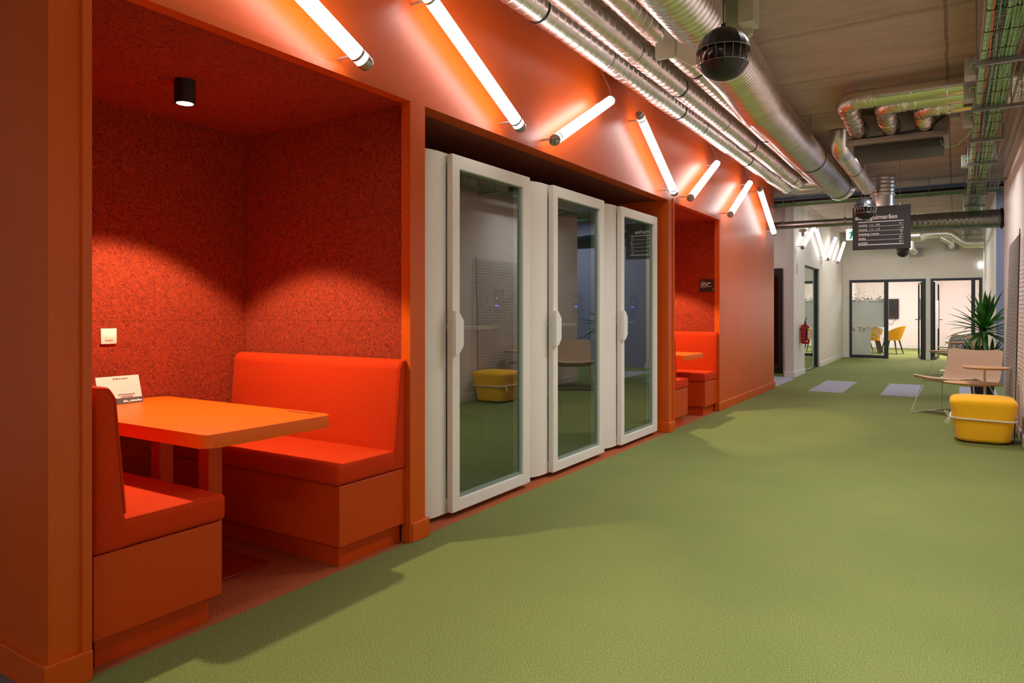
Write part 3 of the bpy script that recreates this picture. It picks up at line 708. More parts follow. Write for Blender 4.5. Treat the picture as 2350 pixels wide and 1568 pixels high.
for j in (5.4, 8.0, 10.6):
    for sx in (-.19, .19): b = B(); cyl(b, (XDD + sx, j, ZDD), (XDD + sx, j, ZC), .004, 6); part('threaded_rod', b, M_STRUT, t)

# short branch duct by the ceiling unit
t = thing('branch_duct', 'short spiral branch duct left of the foil-covered ceiling unit', 'duct', (-1.14, 10.5, 3.15))
b = B(); duct(b, (-1.14, 9.15, 3.15), (-1.14, 12.1, 3.15), .095, .08, .003, 28); part('duct_pipe', b, M_STEEL, t, sharp=25)
b = B(); tube(b, [Vector((-1.14, 9.25, 3.15)), Vector((-1.14, 9.1, 3.15)), Vector((-1.14, 8.98, 3.19)), Vector((-1.14, 8.92, 3.28)), Vector((-1.14, 8.91, ZC))], .098, 28); part('elbow', b, M_STEEL, t)
b = B(); ring(b, (-1.14, 10.3, 3.15), (0, 1, 0), .096, .016, .005, 28); part('joint_band', b, M_BAND, t)

# drop duct and cross ducts above the sign
t = thing('drop_duct', 'vertical silver duct dropping from the ceiling behind the direction sign', 'duct', (-.96, 12.35, 3.0))
b = B(); ribbed(b, [(-.96, 12.35, ZC), (-.96, 12.35, 3.06)], .172, .06, .006, 40); part('ribbed_section', b, M_FLEX, t, sharp=80)
b = B(); tube(b, [(-.96, 12.35, 3.06), (-.96, 12.35, 2.75), (-.93, 12.35, 2.66), (-.85, 12.35, 2.61), (-.75, 12.35, 2.61)], .165, 40, radii=[.165, .165, .16, .15, .135]); part('elbow', b, M_STEEL, t)
t = thing('cross_duct', 'wide dark ribbed duct crossing to the right wall at the direction sign', 'duct', (0, 12.35, 2.61))
b = B(); ribbed(b, [(-.78, 12.35, 2.61), (.56, 12.35, 2.61)], .130, .07, .005, 40); part('ribbed_section', b, M_DSTEEL, t, sharp=70)
b = B(); ring(b, (.56, 12.35, 2.61), (1, 0, 0), .13, .03, .02, 40); cyl(b, (.56, 12.35, 2.61), (1.6, 12.35, 2.61), .13, 32); part('flange', b, M_BLACK, t)
t = thing('cross_pipe', 'thin grey pipe crossing the corridor left of the direction sign', 'pipe', (-2, 12.45, 2.71))
b = B(); cyl(b, (-4.5, 12.45, 2.72), (-1.10, 12.45, 2.70), .060, 28); part('pipe', b, M_DSTEEL, t)
for x in (-2.45, -1.5):
    b = B(); ring(b, (x, 12.45, 2.715), (1, 0, 0), .06, .03, .006, 28); cyl(b, (x, 12.45, 2.77), (x, 12.45, ZC), .004, 6); part('pipe_clamp', b, M_STRUT, t)

# ducts by the end wall
t = thing('offset_duct', 'small silver duct with an S-bend in front of the end wall', 'duct', (0, 20.3, 3.0))
b = B(); ribbed(b, [(-1.75, 20.3, 3.15), (-.75, 20.3, 3.15)], .15, .08, .005, 28); part('ribbed_section', b, M_STEEL, t, sharp=70)
b = B(); tube(b, [(-.75, 20.3, 3.15), (-.62, 20.3, 3.17), (-.2, 20.3, 3.17), (-.08, 20.3, 3.14), (.12, 20.3, 2.96), (.22, 20.3, 2.90), (.58, 20.3, 2.89)], .1, 24, radii=[.15, .1, .1, .1, .1, .1, .1]); part('duct_pipe', b, M_STEEL, t)
for x, y0_, z0_, x1, z1 in ((-.93, 20.3, 3.05, -.93, 2.80), (-.30, 20.25, 3.08, -.12, 2.92)):
    b = B(); tube(b, [(x, 20.3, z0_), (x1, 20.3, z1 + .04), (x1 + .03, 20.36, z1), (x1 + .04, 21.3, z1)], .075, 20); part('branch_pipe', b, M_STEEL, t)
    b = B(); rbox(b, x1 - .1, x1 + .2, 21.2, 21.3, z1 - .1, z1 + .1, .006, 1); part('wall_box', b, M_GREYBOX, t)

# foil-insulated ceiling unit with its three foil hoses
t = thing('ceiling_unit', 'foil-covered air handling unit hanging from the concrete ceiling', 'air conditioning unit', (-.51, 8.4, 3.1))
b = B(); rbox(b, -.965, -.055, 8.09, 8.75, 2.985, 3.29, .008, 2); part('unit_casing', b, M_UNIT, t)
b = B(); rbox(b, -.97, -.05, 8.05, 8.09, 2.985, 3.045, .006, 2); part('front_flange', b, M_UNIT, t)
b = B(); rbox(b, -.90, -.10, 8.12, 8.68, 2.90, 2.985, .01, 2); part('drain_pan', b, M_UNITD, t)
b = B(); tube(b, [(-.94, 8.08, 3.05), (-.7, 8.07, 3.052), (-.4, 8.06, 3.06), (-.2, 8.06, 3.09), (-.1, 8.06, 3.17), (-.06, 8.07, 3.24)], .008, 8); part('black_cable', b, M_CABK, t)
for x, y in ((-.93, 8.15), (-.09, 8.15), (-.93, 8.7), (-.09, 8.7)):
    b = B(); cyl(b, (x, y, 3.28), (x, y, ZC), .005, 6); part('threaded_rod', b, M_STRUT, t)
def hose(xl, y, z, label):
    t = thing('foil_hose', label, 'duct', (xl, y, z), 'foil hoses of the ceiling unit'); r = .083
    b = B(); e = .13
    bend = arc((xl + e, y + e, z), Vector((-1, 0, 0)), Vector((0, -1, 0)), e, 0, PI / 2, 8)
    P = [Vector((xl + .02, 8.09, 3.13)), Vector((xl + .01, 7.98, 3.135))] + ([Vector((xl, y + e + .08, z - .01))] if y < 7.6 else []) + bend + [Vector((xl + e + .1, y, z))]
    pts = []; 
    for i in range(len(P) - 1):
        k = max(1, int((P[i + 1] - P[i]).length / .018))
        pts += [P[i].lerp(P[i + 1], j / k) for j in range(k)]
    pts.append(P[-1]); rr = [r + random.uniform(-.004, .006) + (.004 if i % 2 else -.002) for i in range(len(pts))]
    tube(b, pts, r, 30, radii=rr)
    for v_ in b.verts: v_.co += Vector((random.gauss(0, .0016), random.gauss(0, .0016), random.gauss(0, .0016)))
    part('flexible_hose', b, M_FOIL, t, sharp=70)
    b = B(); cyl(b, (xl + e + .08, y, z), (XR + .1, y, z), r - .002, 36); part('foil_sleeve', b, M_FOILS, t)
    for k in range(3):
        xx = xl + e + .12 + k * .27
        if xx < .1:
            b = B(); ring(b, (xx, y, z), (1, random.uniform(-.2, .2), random.uniform(-.15, .15)), r, .012, .002, 30); part('tape_band', b, M_FOIL, t)
hose(-.86, 7.12, 3.20, 'longest foil hose, nearest the viewer, entering the left of the ceiling unit')
hose(-.57, 7.42, 3.20, 'middle foil hose entering the ceiling unit')
hose(-.27, 7.74, 3.20, 'shortest foil hose entering the right of the ceiling unit')
t = thing('junction_box', 'pale box beside the right end of the foil-covered ceiling unit', 'junction box', (0, 8.0, 3.2))
b = B(); rbox(b, -.045, .035, 7.95, 8.05, 3.12, 3.29, .005, 1); part('box_body', b, M_GREYBOX, t)
b = B(); tube(b, [(0, 8.0, 3.12), (.01, 8.0, 3.06), (.05, 7.9, 3.03), (.14, 7.8, 3.03)], .004, 6); part('cable', b, M_CABW, t)
b = B(); tube(b, [(-.13, 8.13, 2.97), (-.11, 8.1, 2.91), (-.05, 8.05, 2.87), (.02, 8.0, 2.87), (.10, 7.9, 2.93), (.15, 7.8, 3.0)], .0045, 6)
solo('loose_cable', 'thin green cable looping from the ceiling unit to the cable tray', 'cable', b, M_CABGL, (0, 8, 2.9))

# ------------------------------------------------------------ cable trays
def tray_y(x0, x1, z, ya, yb, side, label):
    t = thing('cable_tray', label, 'cable tray', ((x0 + x1) / 2, (ya + yb) / 2, z))
    b = B(); r = .0022
    for i in range(7):
        x = x0 + (x1 - x0) * i / 6; cyl(b, (x, ya, z), (x, yb, z), r, 5)
    for s in (0, 1):
        for k in (1, 2): cyl(b, (x0 if s == 0 else x1, ya, z + side * k / 2), (x0 if s == 0 else x1, yb, z + side * k / 2), r, 5)
    y = ya
    while y < yb:
        tube(b, [(x0, y, z + side), (x0, y, z), (x1, y, z), (x1, y, z + side)], r, 5); y += .1
    part('wire_basket', b, M_WIRE, t)
    return t
TX0, TX1, TZ = .135, .345, 2.93
t = tray_y(TX0, TX1, TZ, 1.2, 19.5, .06, 'long wire cable tray full of green cables along the right wall')
y = 4.35 - 1.26
i = 0
while y < 19:
    b = B(); box(b, TX0 - .025, TX1 + (.045 if i % 3 else .19), y - .02, y + .02, TZ - .03, TZ - .004); part('strut', b, M_STRUT, t)
    b = B(); cyl(b, (TX0 - .018, y, TZ - .03), (TX0 - .018, y, ZC), .005, 6); part('threaded_rod', b, M_STRUT, t); b = B(); cyl(b, (TX1 + .03, y, TZ - .03), (TX1 + .03, y, ZC), .005, 6); part('threaded_rod', b, M_STRUT, t)
    y += 1.26; i += 1
# second, empty tray close to the wall
t2 = tray_y(.40, .50, 2.99, 1.2, 12.0, .07, 'narrower empty wire tray between the full cable tray and the right wall')
for y in (4.35, 6.87, 9.39):
    b = B(); cyl(b, (.45, y + .1, 2.99), (.45, y + .1, ZC), .004, 6); part('threaded_rod', b, M_STRUT, t2)
def cable(x, z, ya, yb, r, m, name, label, group, ties=True):
    P = []; n = int((yb - ya) / .35); ph = random.uniform(0, 6)
    for i in range(n + 1):
        P.append((x + .006 * math.sin(ph + i * .9) + random.gauss(0, .002), ya + (yb - ya) * i / n, z + abs(random.gauss(0, .002))))
    t = thing(name, label, 'cable', (x, (ya + yb) / 2, z), group)
    pts, rad, dark = [], [], []
    for k in range(n + 1):
        q = Vector(P[k])
        if ties and 0 < k < n:
            for o_, e in ((-.0062, 0), (-.006, .003), (.006, .003), (.0062, 0)): pts.append(q + Vector((0, o_, 0))); rad.append(r + e); dark.append(e > 0)
        else: pts.append(q); rad.append(r); dark.append(False)
    b = B(); tube(b, pts, r, 8, radii=rad)
    b.faces.ensure_lookup_table()
    for k in range(len(pts) - 1):
        if dark[k] or dark[k + 1]:
            for f in b.faces[k * 8:k * 8 + 8]: f.material_index = 1
    part('sheath', b, [m, M_BAND], t, sharp=50)
G1 = 'green data cables in the long cable tray'
lay = [(0, 'pale'), (1, 'pale'), (2, 'o'), (3, 'd'), (4, 'w'), (5, 'd'), (6, 'g'), (7, 'g'), (8, 'g'), (9, 'g'), (10, 'g'), (11, 'g')]
for k, c in lay:
    x = TX0 + .014 + k * .0155; z = TZ + .009
    if c == 'pale': cable(x, z + .002, 1.2, 19.4, .0095, M_CABGL, 'data_cable', 'thick pale green cable bundle along the left edge of the long cable tray', 'pale green bundles in the long cable tray')
    if c == 'o': cable(x, z, 1.2, 19.4, .007, M_CABO, 'orange_cable', 'single orange cable in the long cable tray among the green ones', None)
    if c == 'd': cable(x, z, 1.2, 19.4, .0075, M_CABD, 'data_cable', 'dark green cable beside the orange cable in the long tray', 'dark green cables in the long cable tray')
    if c == 'w': cable(x, z, 1.2, 19.4, .004, M_CABW, 'grey_cable', 'thin pale grey cable in the middle of the long cable tray', None, False)
    if c == 'g': cable(x, z, 1.2, 19.4, .008, M_CABG if k % 2 else M_CABGL, 'data_cable', 'green data cable in the right half of the long cable tray', G1)
for k in range(5): cable(TX0 + .05 + k * .028, TZ + .027, 1.2, 19.4, .009, M_CABG, 'data_cable', 'green data cable on top of the stack in the long cable tray', 'upper green data cables in the long tray')
for y, z in ((6.1, 3.02), (6.75, 3.02), (7.55, 2.99), (9.6, 2.98)):
    t = thing('junction_box', {6.1: 'grey box on the left side of the cable tray, nearest the viewer', 6.75: 'grey box on the cable tray beside the foil hoses', 7.55: 'grey box on the cable tray level with the ceiling unit', 9.6: 'farthest grey box on the left side of the cable tray'}[y], 'junction box', (.09, y, z))
    b = B(); rbox(b, .055, .13, y - .07, y + .07, z - .06, z + .07, .006, 2); part('box_body', b, M_GREYBOX, t)
    b = B(); tube(b, [(.09, y - .07, z), (.10, y - .11, z + .02), (.14, y - .13, z + .01), (.17, y - .16, TZ + .03)], .005, 6); part('cable', b, M_CABGL, t)

# crossing trays beyond the orange wall
def tray_x(y, z, label, x0=-4.5, x1=3.2, wd=.12, side=.05):
    t = thing('cable_tray', label, 'cable tray', (0, y, z)); b = B()
    for i in range(4): cyl(b, (x0, y - wd / 2 + wd * i / 3, z), (x1, y - wd / 2 + wd * i / 3, z), .0025, 5)
    for s in (-1, 1): cyl(b, (x0, y + s * wd / 2, z + side), (x1, y + s * wd / 2, z + side), .0025, 5)
    x = x0
    while x < x1:
        tube(b, [(x, y - wd / 2, z + side), (x, y - wd / 2, z), (x, y + wd / 2, z), (x, y + wd / 2, z + side)], .0025, 5); x += .1
    part('wire_basket', b, M_WIRE, t)
    for x in (-2.35, -1.3, -.35, .5):
        b = B(); box(b, x - .02, x + .02, y - wd / 2 - .03, y + wd / 2 + .03, z - .03, z - .004); cyl(b, (x, y - wd / 2 - .02, z - .03), (x, y - wd / 2 - .02, ZC), .005, 6); part('bracket', b, M_STRUT, t)
    return t
tray_x(12.85, 3.08, 'lower crossing cable tray with green cables above the direction sign')
tray_x(12.95, 3.21, 'upper crossing cable tray with blue cables above the direction sign')
def xcable(y, z, r, m, name, label, group=None):
    P = [(-4.5 + .4 * i, y + random.gauss(0, .004), z + abs(random.gauss(0, .003))) for i in range(20)]
    b = B(); tube(b, P, r, 10); solo(name, label, 'cable', b, m, (0, y, z), group)
for k in range(3): xcable(12.81 + k * .036, 3.098, .017, M_CABG if k != 1 else M_CABGL, 'data_cable', 'green cable in the lower crossing tray above the direction sign', 'green cables in the crossing tray')
for k in range(3): xcable(12.90 + k * .036, 3.228, .017, M_CABB, 'blue_cable', 'blue cable in the upper crossing tray above the direction sign', 'blue cables in the crossing tray')
for k in range(2): xcable(12.89 + k * .05, 3.165, .022, M_CABK, 'black_cable', 'thick black cable between the two crossing trays', 'black cables between the crossing trays')

# ------------------------------------------------------------ black spheres
def sphere(x, y, z, label):
    R = .131; n = 20
    t = thing('sphere_lamp', label, 'hanging lamp', (x, y, z), 'black sphere lamps hanging along the corridor')
    def cap(z0, z1, k):
        pr_ = []
        for i in range(k + 1):
            zz = z0 + (z1 - z0) * i / k; pr_.append((max(.004, math.sqrt(max(0, R * R - zz * zz))), zz))
        return pr_
    def lat(b, a0, a1, k, r=R): lathe(b, (x, y, z), [(max(.003, r * math.cos(a0 + (a1 - a0) * i / k)), r * math.sin(a0 + (a1 - a0) * i / k)) for i in range(k + 1)], n)
    b = B(); lat(b, .12, PI / 2, 10); part('upper_shell', b, M_SPHERE, t, sharp=12)
    b = B(); lat(b, -PI / 2, -.42, 8); part('lower_shell', b, M_SPHERE, t, sharp=12)
    b = B(); lat(b, -1.2, 1.2, 10, R - .014); part('inner_globe', b, M_SPHEREI, t)
    for k in range(n):
        a = 2 * PI * k / n; b = B()
        tube(b, [(x + (R - .001) * math.cos(e) * math.cos(a), y + (R - .001) * math.cos(e) * math.sin(a), z + (R - .001) * math.sin(e)) for e in (-.43, -.3, -.15, 0, .13)], .0016, 5)
        part('rib', b, M_CAP, t)
    b = B(); tube(b, [(x + R * math.cos(-.42) * math.cos(2 * PI * k / 40), y + R * math.cos(-.42) * math.sin(2 * PI * k / 40), z + R * math.sin(-.42)) for k in range(40)], .0014, 5, closed=True)
    tube(b, [(x + R * math.cos(.12) * math.cos(2 * PI * k / 40), y + R * math.cos(.12) * math.sin(2 * PI * k / 40), z + R * math.sin(.12)) for k in range(40)], .0014, 5, closed=True); part('rim', b, M_CAP, t)
    b = B(); cyl(b, (x, y, z + R - .003), (x, y, z + R + .02), .012, 12); cyl(b, (x, y, z + R + .01), (x, y, ZC), .003, 6); part('cord', b, M_BAND, t)
sphere(-.975, 3.52, 2.55, 'nearest and largest black sphere lamp, in front of the wide silver duct')
sphere(-.96, 9.83, 2.55, 'black sphere lamp overlapping the top left corner of the direction sign')
sphere(-.955, 17.2, 2.55, 'farthest black sphere lamp, below the direction sign')

# ------------------------------------------------------------ direction sign
sx0, sx1, sy, sz0, sz1 = -1.255, -.525, 11.2, 2.145, 2.755
t = thing('direction_sign', 'black hanging direction sign listing rooms, desks and printer', 'sign', ((sx0 + sx1) / 2, sy, sz1))
b = B(); rbox(b, sx0, sx1, sy, sy + .012, sz0, sz1, .002, 1); part('sign_board', b, M_SIGN, t)
for x in (sx0 + .12, sx1 - .13):
    b = B(); cyl(b, (x, sy + .006, sz1), (x, sy + .006, ZC), .003, 6); rbox(b, x - .012, x + .012, sy - .002, sy + .014, sz1 - .01, sz1 + .03, .002, 1); part('hanger', b, M_STRUT, t)
Hh = sz1 - sz0; Wd = sx1 - sx0
def sxy(px, py): return (sx0 + Wd * px, sz1 - Hh * py)
def bar(px0, px1, py, th):
    x0, z = sxy(px0, py); x1, _ = sxy(px1, py); b = B(); box(b, x0, x1, sy - .0025, sy, z - th / 2, z + th / 2); part('rule', b, M_LETTER, t)
bar(.10, .885, .355, .011); bar(.10, .885, .885, .011)
for k in range(4): bar(.105, .88, .463 + k * .1045, .004)
def stx(s, px, py, size, al='LEFT', bold=.001):
    x, z = sxy(px, py); text('lettering', s, size, (x, sy - .0015, z), (PI / 2, 0, 0), M_LETTER, t, bold=bold, align=al)
stx('sitio_guimarães', .78, .295, .086, 'RIGHT', .0015)
for k, (s, s2) in enumerate((('rooms', '112 - 206'), ('rooms', '113 - 118'), ('meeting rooms', ''), ('desks', ''), ('printer', ''))):
    stx(s, .105, .445 + k * .1045, .043, 'LEFT', .0007)
    if s2: stx(s2, .29, .445 + k * .1045, .036, 'LEFT', .0)
def arrow(px, py, ang):
    x, z = sxy(px, py); b = B(); L = .027
    def R2(a, c): return (x + a * math.cos(ang) - c * math.sin(ang), sy - .002, z + a * math.sin(ang) + c * math.cos(ang))
    tube(b, [R2(-L, 0), R2(L, 0)], .0028, 6); tube(b, [R2(L - .02, .019), R2(L, 0), R2(L - .02, -.019)], .0028, 6)
    part('arrow', b, M_LETTER, t)
for k, a in enumerate((PI, 0, PI / 2, PI, PI)): arrow(.845, .415 + k * .104, a)

# exit sign and small devices
t = thing('exit_sign', 'green and white exit sign partly hidden behind the direction sign', 'exit sign', (-1.86, 17.0, 2.95))
b = B(); rbox(b, -2.03, -1.68, 16.98, 17.03, 2.82, 3.06, .004, 1); part('sign_box', b, M_EXITW, t)
b = B()
man = [[(-1.965, 2.84), (-1.93, 2.84), (-1.90, 2.92), (-1.93, 2.95)], [(-1.91, 2.90), (-1.89, 2.90), (-1.85, 2.84), (-1.87, 2.835)], [(-1.95, 2.92), (-1.90, 2.92), (-1.89, 3.0), (-1.93, 3.01)], [(-1.98, 2.97), (-1.93, 3.01), (-1.93, 2.985), (-1.975, 2.95)], [(-1.90, 3.0), (-1.85, 2.96), (-1.86, 2.945), (-1.905, 2.975)]]
for P in man: prism(b, P, 16.972, 16.979, 'y')
prism(b, [(-1.90 + .02 * math.cos(i * PI / 5), 3.025 + .02 * math.sin(i * PI / 5)) for i in range(10)], 16.972, 16.979, 'y')
prism(b, [(-1.83, 2.83), (-1.69, 2.83), (-1.69, 3.05), (-1.83, 3.05)], 16.974, 16.979, 'y')
part('running_figure', b, M_EXITG, t, smooth=False)
for x in (-1.98, -1.73):
    b = B(); cyl(b, (x, 17.0, 3.06), (x, 17.0, ZC), .006, 6); part('hanger', b, M_WHITE, t)
t = thing('ceiling_sensor', 'small white sensor hanging on two thin rods left of the direction sign', 'sensor', (-2.32, 13.5, 2.71))
b = B(); lathe(b, (-2.32, 13.5, 2.66), [(.02, -.05), (.03, -.01), (.03, .03), (.07, .045), (.07, .08), (.01, .09)], 20); part('housing', b, M_WHITE, t)
for x in (-2.335, -2.30):
    b = B(); cyl(b, (x, 13.5, 2.74), (x, 13.5, ZC), .0025, 6); part('rod', b, M_STRUT, t)
t = thing('wall_lamp', 'small round white wall lamp high on the right of the end wall', 'wall lamp', (.52, 21.3, 2.42))
b = B(); rbox(b, .50, .56, 21.25, 21.3, 2.36, 2.50, .02, 3); part('diffuser', b, mat('white_glow', (1, 1, 1), .4, emit=4), t)

# ------------------------------------------------------------ fire extinguisher
ex, ey, ez = -2.52, 14.92, .62
t = thing('fire_extinguisher', 'red fire extinguisher mounted on the white wall pier', 'fire extinguisher', (ex, ey, ez))
b = B(); lathe(b, (ex, ey, ez), [(.06, 0), (.075, .012), (.085, .03), (.085, .33), (.078, .365), (.05, .39), (.025, .40)], 28); part('cylinder', b, M_RED, t)
b = B(); cyl(b, (ex, ey, ez + .39), (ex, ey, ez + .44), .02, 12); box(b, ex - .015, ex + .015, ey - .02, ey + .06, ez + .43, ez + .445)
tube(b, [(ex, ey - .01, ez + .44), (ex, ey + .03, ez + .47), (ex + .01, ey + .07, ez + .52)], .009, 6); part('valve', b, M_BLACK, t)
b = B(); tube(b, [(ex + .0, ey - .02, ez + .42), (ex + .02, ey - .08, ez + .38), (ex + .05, ey - .09, ez + .3), (ex + .045, ey - .09, ez + .1), (ex + .04, ey - .088, ez + .06)], .012, 8); part('hose', b, M_BLACK, t)
b = B(); cyl(b, (ex + .04, ey - .088, ez + .07), (ex + .04, ey - .088, ez + .045), .016, 10); part('nozzle', b, M_WHITE, t)
def wrap(b, a0, a1, z0, z1, r):
    k = 8; lo = []; hi = []
    for i in range(k + 1):
        a = a0 + (a1 - a0) * i / k; lo.append(b.verts.new((ex + r * math.cos(a), ey + r * math.sin(a), z0))); hi.append(b.verts.new((ex + r * math.cos(a), ey + r * math.sin(a), z1)))
    for i in range(k): b.faces.new((lo[i], lo[i + 1], hi[i + 1], hi[i]))
b = B(); wrap(b, -.9, .5, ez + .10, ez + .27, .0858); part('label', b, M_LBL, t)
b = B(); wrap(b, -.9, .5, ez + .28, ez + .315, .0858); part('warning_label', b, M_LBLY, t)
b = B(); box(b, XW, ex - .075, ey - .03, ey + .03, ez + .26, ez + .30); part('wall_bracket', b, M_BLACK, t)
t = thing('call_plate', 'small vertical notice on the white pier above the fire extinguisher', 'notice', (XW, 14.62, 2.1))
b = B(); rbox(b, XW, XW + .006, 14.58, 14.66, 2.0, 2.2, .002, 1); part('plate', b, M_GREYBOX, t)

# ------------------------------------------------------------ yellow ottoman
t = thing('ottoman', 'yellow tapered ottoman on the green carpet by the wire grid panel', 'ottoman', (.225, 8.33, 0))
def taper(cx, cy, z0, z1, w0, d0, w1, d1, r=.11, k=7, nz=14):
    b = B(); rings = []
    for i in range(nz + 1):
        s = i / nz; z = z0 + (z1 - z0) * s; e = .055
        w = w0 + (w1 - w0) * min(1, s * 1.15); d = d0 + (d1 - d0) * min(1, s * 1.15)
        zz = z - z0; top = z1 - z; ins = 0
        if top < e: ins = e - math.sqrt(max(0, e * e - (e - top) ** 2))
        if zz < .03: ins = max(ins, .03 - math.sqrt(max(0, .0009 - (.03 - zz) ** 2)))
        rings.append([b.verts.new((x, y, z)) for x, y in rrect(cx - w / 2 + ins, cx + w / 2 - ins, cy - d / 2 + ins, cy + d / 2 - ins, r, k)])
    # denser rings near the top
    n = len(rings[0])
    for A_, B2 in zip(rings, rings[1:]):
        for j in range(n): b.faces.new((A_[j], A_[(j + 1) % n], B2[(j + 1) % n], B2[j]))
    b.faces.new(rings[0][::-1]); b.faces.new(rings[-1]); return b
b = taper(.225, 8.33, .01, .435, .44, .42, .555, .52, nz=32); part('cushion_body', b, M_YEL, t, sharp=70)
b = B(); P = rrect(.225 - .268, .225 + .268, 8.33 - .252, 8.33 + .252, .11, 7); tube(b, [(x, y, .235 - .02 * (x - .2)) for x, y in P], .008, 8, closed=True); part('rope_band', b, M_ROPE, t)
b = B(); q = Vector((-.05, 8.16, .24))
tube(b, [q + Vector(v) for v in ((.0, 0, 0), (-.03, -.02, .03), (-.045, -.02, .06), (-.02, -.01, .05), (0, 0, .005), (-.02, -.01, -.03), (-.04, -.02, -.06), (-.015, -.02, -.065), (.0, -.01, -.02), (.01, .0, 0))], .005, 6)
part('rope_knot', b, M_ROPE, t)

# ------------------------------------------------------------ lounge armchairs
def catmull(P, k=6):
    P = [Vector(p) for p in P]; Q = [P[0]] + P + [P[-1]]; out = []
    for i in range(1, len(Q) - 2):
        for j in range(k):
            t_ = j / k; a, b_, c, d = Q[i - 1], Q[i], Q[i + 1], Q[i + 2]
            out.append(.5 * ((2 * b_) + (c - a) * t_ + (2 * a - 5 * b_ + 4 * c - d) * t_ ** 2 + (-a + 3 * b_ - 3 * c + d) * t_ ** 3))
    out.append(P[-1]); return out
def armchair(cx, cy, ang, label, m):
    """ang = direction the seat faces"""
    t = thing('lounge_chair', label, 'armchair', (cx, cy, 0), 'beige lounge chairs by the right wall')
    f = Vector((math.cos(ang), math.sin(ang), 0)); w = Vector((-f.y, f.x, 0)); c = Vector((cx, cy, 0)); Zv = Vector((0, 0, 1))
    prof = catmull([(.34, 0, .455), (.28, 0, .468), (.10, 0, .425), (-.10, 0, .385), (-.22, 0, .385), (-.285, 0, .44), (-.325, 0, .56), (-.355, 0, .68), (-.385, 0, .785)], 5)
    n = len(prof); b = B(); top = []; bot = []; K = 14; th = .028
    for i, p in enumerate(prof):
        s = i / (n - 1); e = min(s, 1 - s); hw = .36 * (1 - .10 * s)
        cr = .075
        L = e * 1.15
        if L < cr: hw -= cr - math.sqrt(max(0, cr * cr - (cr - L) ** 2))
        tn = (prof[min(i + 1, n - 1)] - prof[max(i - 1, 0)]).normalized(); nm = Vector((tn.z, 0, -tn.x)) 
        for arr, o_ in ((top, 0), (bot, -th)):
            row = []
            for k in range(K + 1):
                u_ = -1 + 2 * k / K; lift = .02 * abs(u_) ** 3
                edge = 1 if o_ == 0 else (.97)
                q = p - nm * 0 
                pos = c + f * q.x + w * (hw * edge * u_) + Zv * (q.z + lift)
                ndir = f * (-nm.x) + Zv * (-nm.z)
                if ndir.z < -0.2: ndir = -ndir
                pos += (f * nm.x + Zv * nm.z) * (-o_) if False else (f * (tn.z) * (1 if o_ else 0) + Zv * (-tn.x if o_ else 0)) * (-th if o_ else 0)
                row.append(b.verts.new(pos))
            arr.append(row)
    for i in range(n - 1):
        for k in range(K):
            b.faces.new((top[i][k], top[i][k + 1], top[i + 1][k + 1], top[i + 1][k])); b.faces.new((bot[i][k + 1], bot[i][k], bot[i + 1][k], bot[i + 1][k + 1]))
        b.faces.new((top[i][0], top[i + 1][0], bot[i + 1][0], bot[i][0])); b.faces.new((top[i + 1][K], top[i][K], bot[i][K], bot[i + 1][K]))
    for k in range(K):
        b.faces.new((top[0][k + 1], top[0][k], bot[0][k], bot[0][k + 1])); b.faces.new((top[n - 1][k], top[n - 1][k + 1], bot[n - 1][k + 1], bot[n - 1][k]))
    part('seat_shell', b, m, t, sharp=65)
    def L3(a, s, z): return c + f * a + w * s + Zv * z
    for s in (-1, 1):
        b = B(); P = [L3(.20, s * .20, .41), L3(.21, s * .30, .405), L3(.30, s * .385, .03), L3(.30, s * .39, .008), L3(.26, s * .37, .007), L3(-.26, s * .37, .007), L3(-.32, s * .39, .008), L3(-.32, s * .385, .03), L3(-.16, s * .28, .37), L3(-.15, s * .20, .372)]
        tube(b, P, .0075, 8); part('sled_leg', b, M_WROD, t)
    b = B(); tube(b, [L3(.20, -.2, .41), L3(.20, .2, .41)], .007, 8); tube(b, [L3(-.15, -.2, .372), L3(-.15, .2, .372)], .007, 8); tube(b, [L3(.0, -.37, .007), L3(-.03, 0, .02), L3(.0, .37, .007)], .0065, 8); part('crossbar', b, M_WROD, t)
    return t
FA = math.atan2(-.87, -.5)
armchair(.02, 10.25, FA, 'near beige lounge chair on a thin white sled frame behind the ottoman', M_BEIGE)
armchair(.02, 16.4, FA, 'far pale beige lounge chair holding a patterned cushion', M_BEIGE2)
# cushion
c0 = Vector((.10, 16.45, 0)); fz = Vector((math.cos(FA), math.sin(FA), 0)); wz = Vector((-fz.y, fz.x, 0))
b = B(); n = 12; g = {}
upv = (Vector((0, 0, 1)) - fz * .28).normalized(); nv = (fz + Vector((0, 0, .28))).normalized()
for sgn in (1, -1):
    for i in range(n + 1):
        for j in range(n + 1):
            a, d = -1 + 2 * i / n, -1 + 2 * j / n
            th = .055 * (max(0, 1 - a ** 4) * max(0, 1 - d ** 4)) ** .6
            key = (i, j, sgn) if th > 1e-6 else (i, j, 0)
            if key in g: continue
            px = .215 * a * (1 - .06 * d * d); pz = .165 * d * (1 - .06 * a * a)
            g[key] = b.verts.new(Vector((.06, 16.47, .585)) + wz * px + upv * pz + nv * th * sgn)
def G_(i, j, s): return g.get((i, j, s)) or g[(i, j, 0)]
for sgn in (1, -1):
    for i in range(n):
        for j in range(n):
            q = [G_(i, j, sgn), G_(i + 1, j, sgn), G_(i + 1, j + 1, sgn), G_(i, j + 1, sgn)]
            b.faces.new(q if sgn > 0 else q[::-1])
solo('patterned_cushion', 'black and white patterned cushion on the far lounge chair', 'cushion', b, M_PATTERN, (.06, 16.47, .585), sharp=80)

